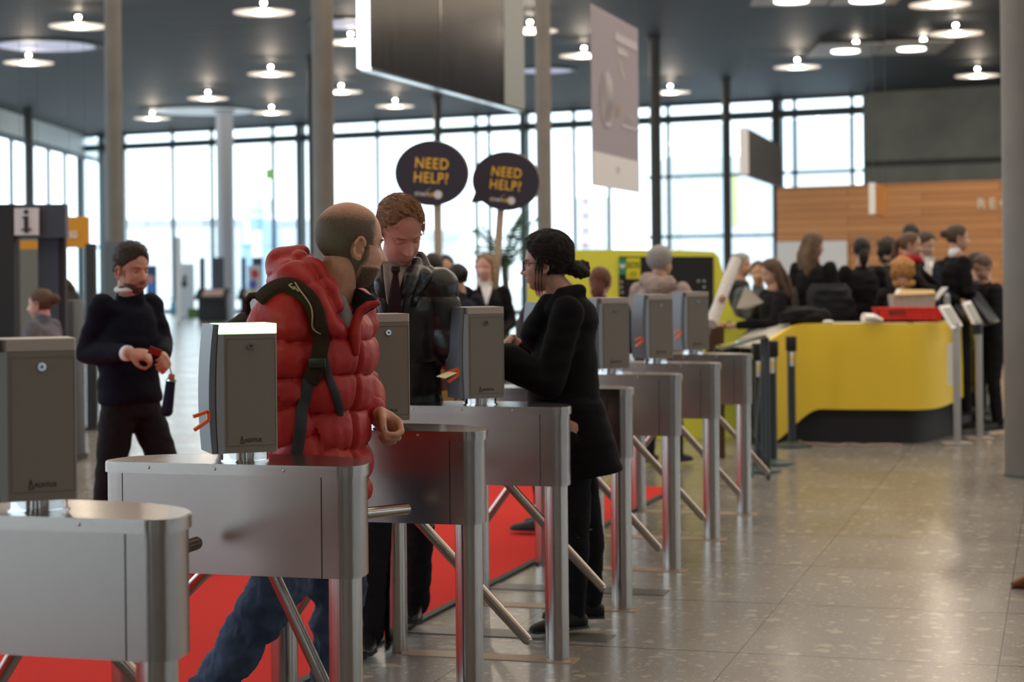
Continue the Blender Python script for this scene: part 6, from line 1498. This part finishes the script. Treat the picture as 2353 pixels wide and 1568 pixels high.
crowd('person in a dark grey coat mostly hidden behind the black-haired woman', 1262, 592, 10.9, 150, look=150, hairc=DK, hk='short', top=(.045, .043, .05), topkey='greycoat', lean=.0, w=1.35, g=.06, arms='clasp')
crowd('child with tied-back brown hair and a grey jacket, passing behind the information frame', 98, 661, 13.5, 170, look=172, hairc=('br7', (.10, .05, .03)), hk='bun', top=(.13, .13, .16), skn=('rosy', (.62, .34, .27)), hs=.92)
crowd('person in a black coat standing behind the information frame', 148, 640, 16.6, 150, hairc=BL, hk='long', top=(.012, .012, .015))
# office chairs
def chair(px, pytop, Y, face, lab):
    c = at(px, pytop, Y); f = V((math.cos(R_(face)), math.sin(R_(face)), 0)); l = V((-f.y, f.x, 0)); z = c.z
    t = empty('office_chair', (c.x, Y, 0), 0, lab, 'chair'); o = V((c.x, Y, 0))
    bm = nb(); loft(bm, [(V((c.x, Y, z-.50)), l*.17, f*.03), (V((c.x, Y, z-.30))-f*.03, l*.21, f*.035), (V((c.x, Y, z-.06)), l*.20, f*.03), (V((c.x, Y, z)), l*.15, f*.02)], 20); addw('backrest', bm, M['matte_black'], t)
    bm = nb(); s0 = V((c.x, Y, z-.55))+f*.24; loft(bm, [(s0-f*.0+V((0, 0, -.03)), l*.22, f*.22), (s0+V((0, 0, .03)), l*.23, f*.23)], 20); addw('seat', bm, M['matte_black'], t)
    bm = nb(); cyl(bm, (s0.x, s0.y, .08), s0, .03, n=12); addw('stem', bm, M['chrome'], t)
    bm = nb()
    for k in range(5): a = k*2*math.pi/5; cyl(bm, (s0.x, s0.y, .10), (s0.x+.28*math.cos(a), s0.y+.28*math.sin(a), .05), .02, n=8); sph(bm, (s0.x+.28*math.cos(a), s0.y+.28*math.sin(a), .035), .033, 8)
    addw('star_base', bm, M['black'], t)
    return t
chair(1815, 660, 17.45, 190, 'black office chair behind the person working at the desk')
chair(1905, 652, 17.1, 80, 'black office chair with a dark jacket over its back, behind the yellow counter')
bm = nb(); c = at(1912, 668, 16.95); loft(bm, [(c+V((-.0, 0, -.42)), V((.26, 0, 0)), V((0, .08, 0))), (c+V((0, 0, -.15)), V((.22, 0, 0)), V((0, .09, 0))), (c+V((0, 0, .02)), V((.14, 0, 0)), V((0, .06, 0)))], 20); me = fuse(bm, .014, 3); wrinkle(me, .02); tag(obj('draped_jacket', me, cloth('draped_black', (.012, .013, .017))), 'dark jacket draped over the office chair behind the yellow counter', 'jacket')
bm = nb(); c = at(1848, 728, 16.55); sph(bm, c, (.24, .12, .10), 18); me = fuse(bm, .014, 3); wrinkle(me, .03); tag(obj('handbag', me, cloth('black_bag', (.014, .013, .015))), 'soft black bag lying inside the left bend of the yellow counter', 'bag')
lp = empty('laptop', at(1700, 700, 16.2), 0, 'open dark laptop on the desk before the brown-haired worker', 'laptop')
bm = nb(); slab(bm, at(1690, 712, 16.5), at(1712, 714, 16.6), at(1752, 698, 16.75), at(1712, 660, 16.85), (.01, .0, .012)); addw('screen_lid', bm, M['reader'], lp)
bm = nb(); slab(bm, at(1692, 714, 16.5), at(1720, 716, 16.5), at(1735, 708, 16.8), at(1700, 706, 16.8), (0, 0, .012)); addw('keyboard', bm, M['black'], lp)
bm = nb(); a, b = at(1628, 751, 15.2), at(1662, 751, 15.2); box(bm, ((a.x+b.x)/2, 15.3, a.z/2), (b.x-a.x, .3, a.z)); tag(obj('wooden_stand', bm, cloth('brown_stand', (.10, .06, .035)), smooth=False), 'narrow brown wooden stand between the booth and the sloping glass shelf', 'stand')
# the tip of a brown shoe at the photo edge
bm = nb(); c = onz(2349, 1352, .0); loft(bm, [(c+V((-.05, 0, .015)), V((0, .02, 0)), V((0, 0, .014))), (c+V((.0, .0, .03)), V((0, .045, 0)), V((0, 0, .028))), (c+V((.12, .02, .045)), V((0, .045, 0)), V((0, 0, .045))), (c+V((.20, .02, .05)), V((0, .035, 0)), V((0, 0, .045)))], 16); tag(obj('shoe', bm, cloth('brown_leather', (.16, .05, .025), .4)), 'toe of a brown shoe cropped by the photo edge on the open floor', 'shoe')
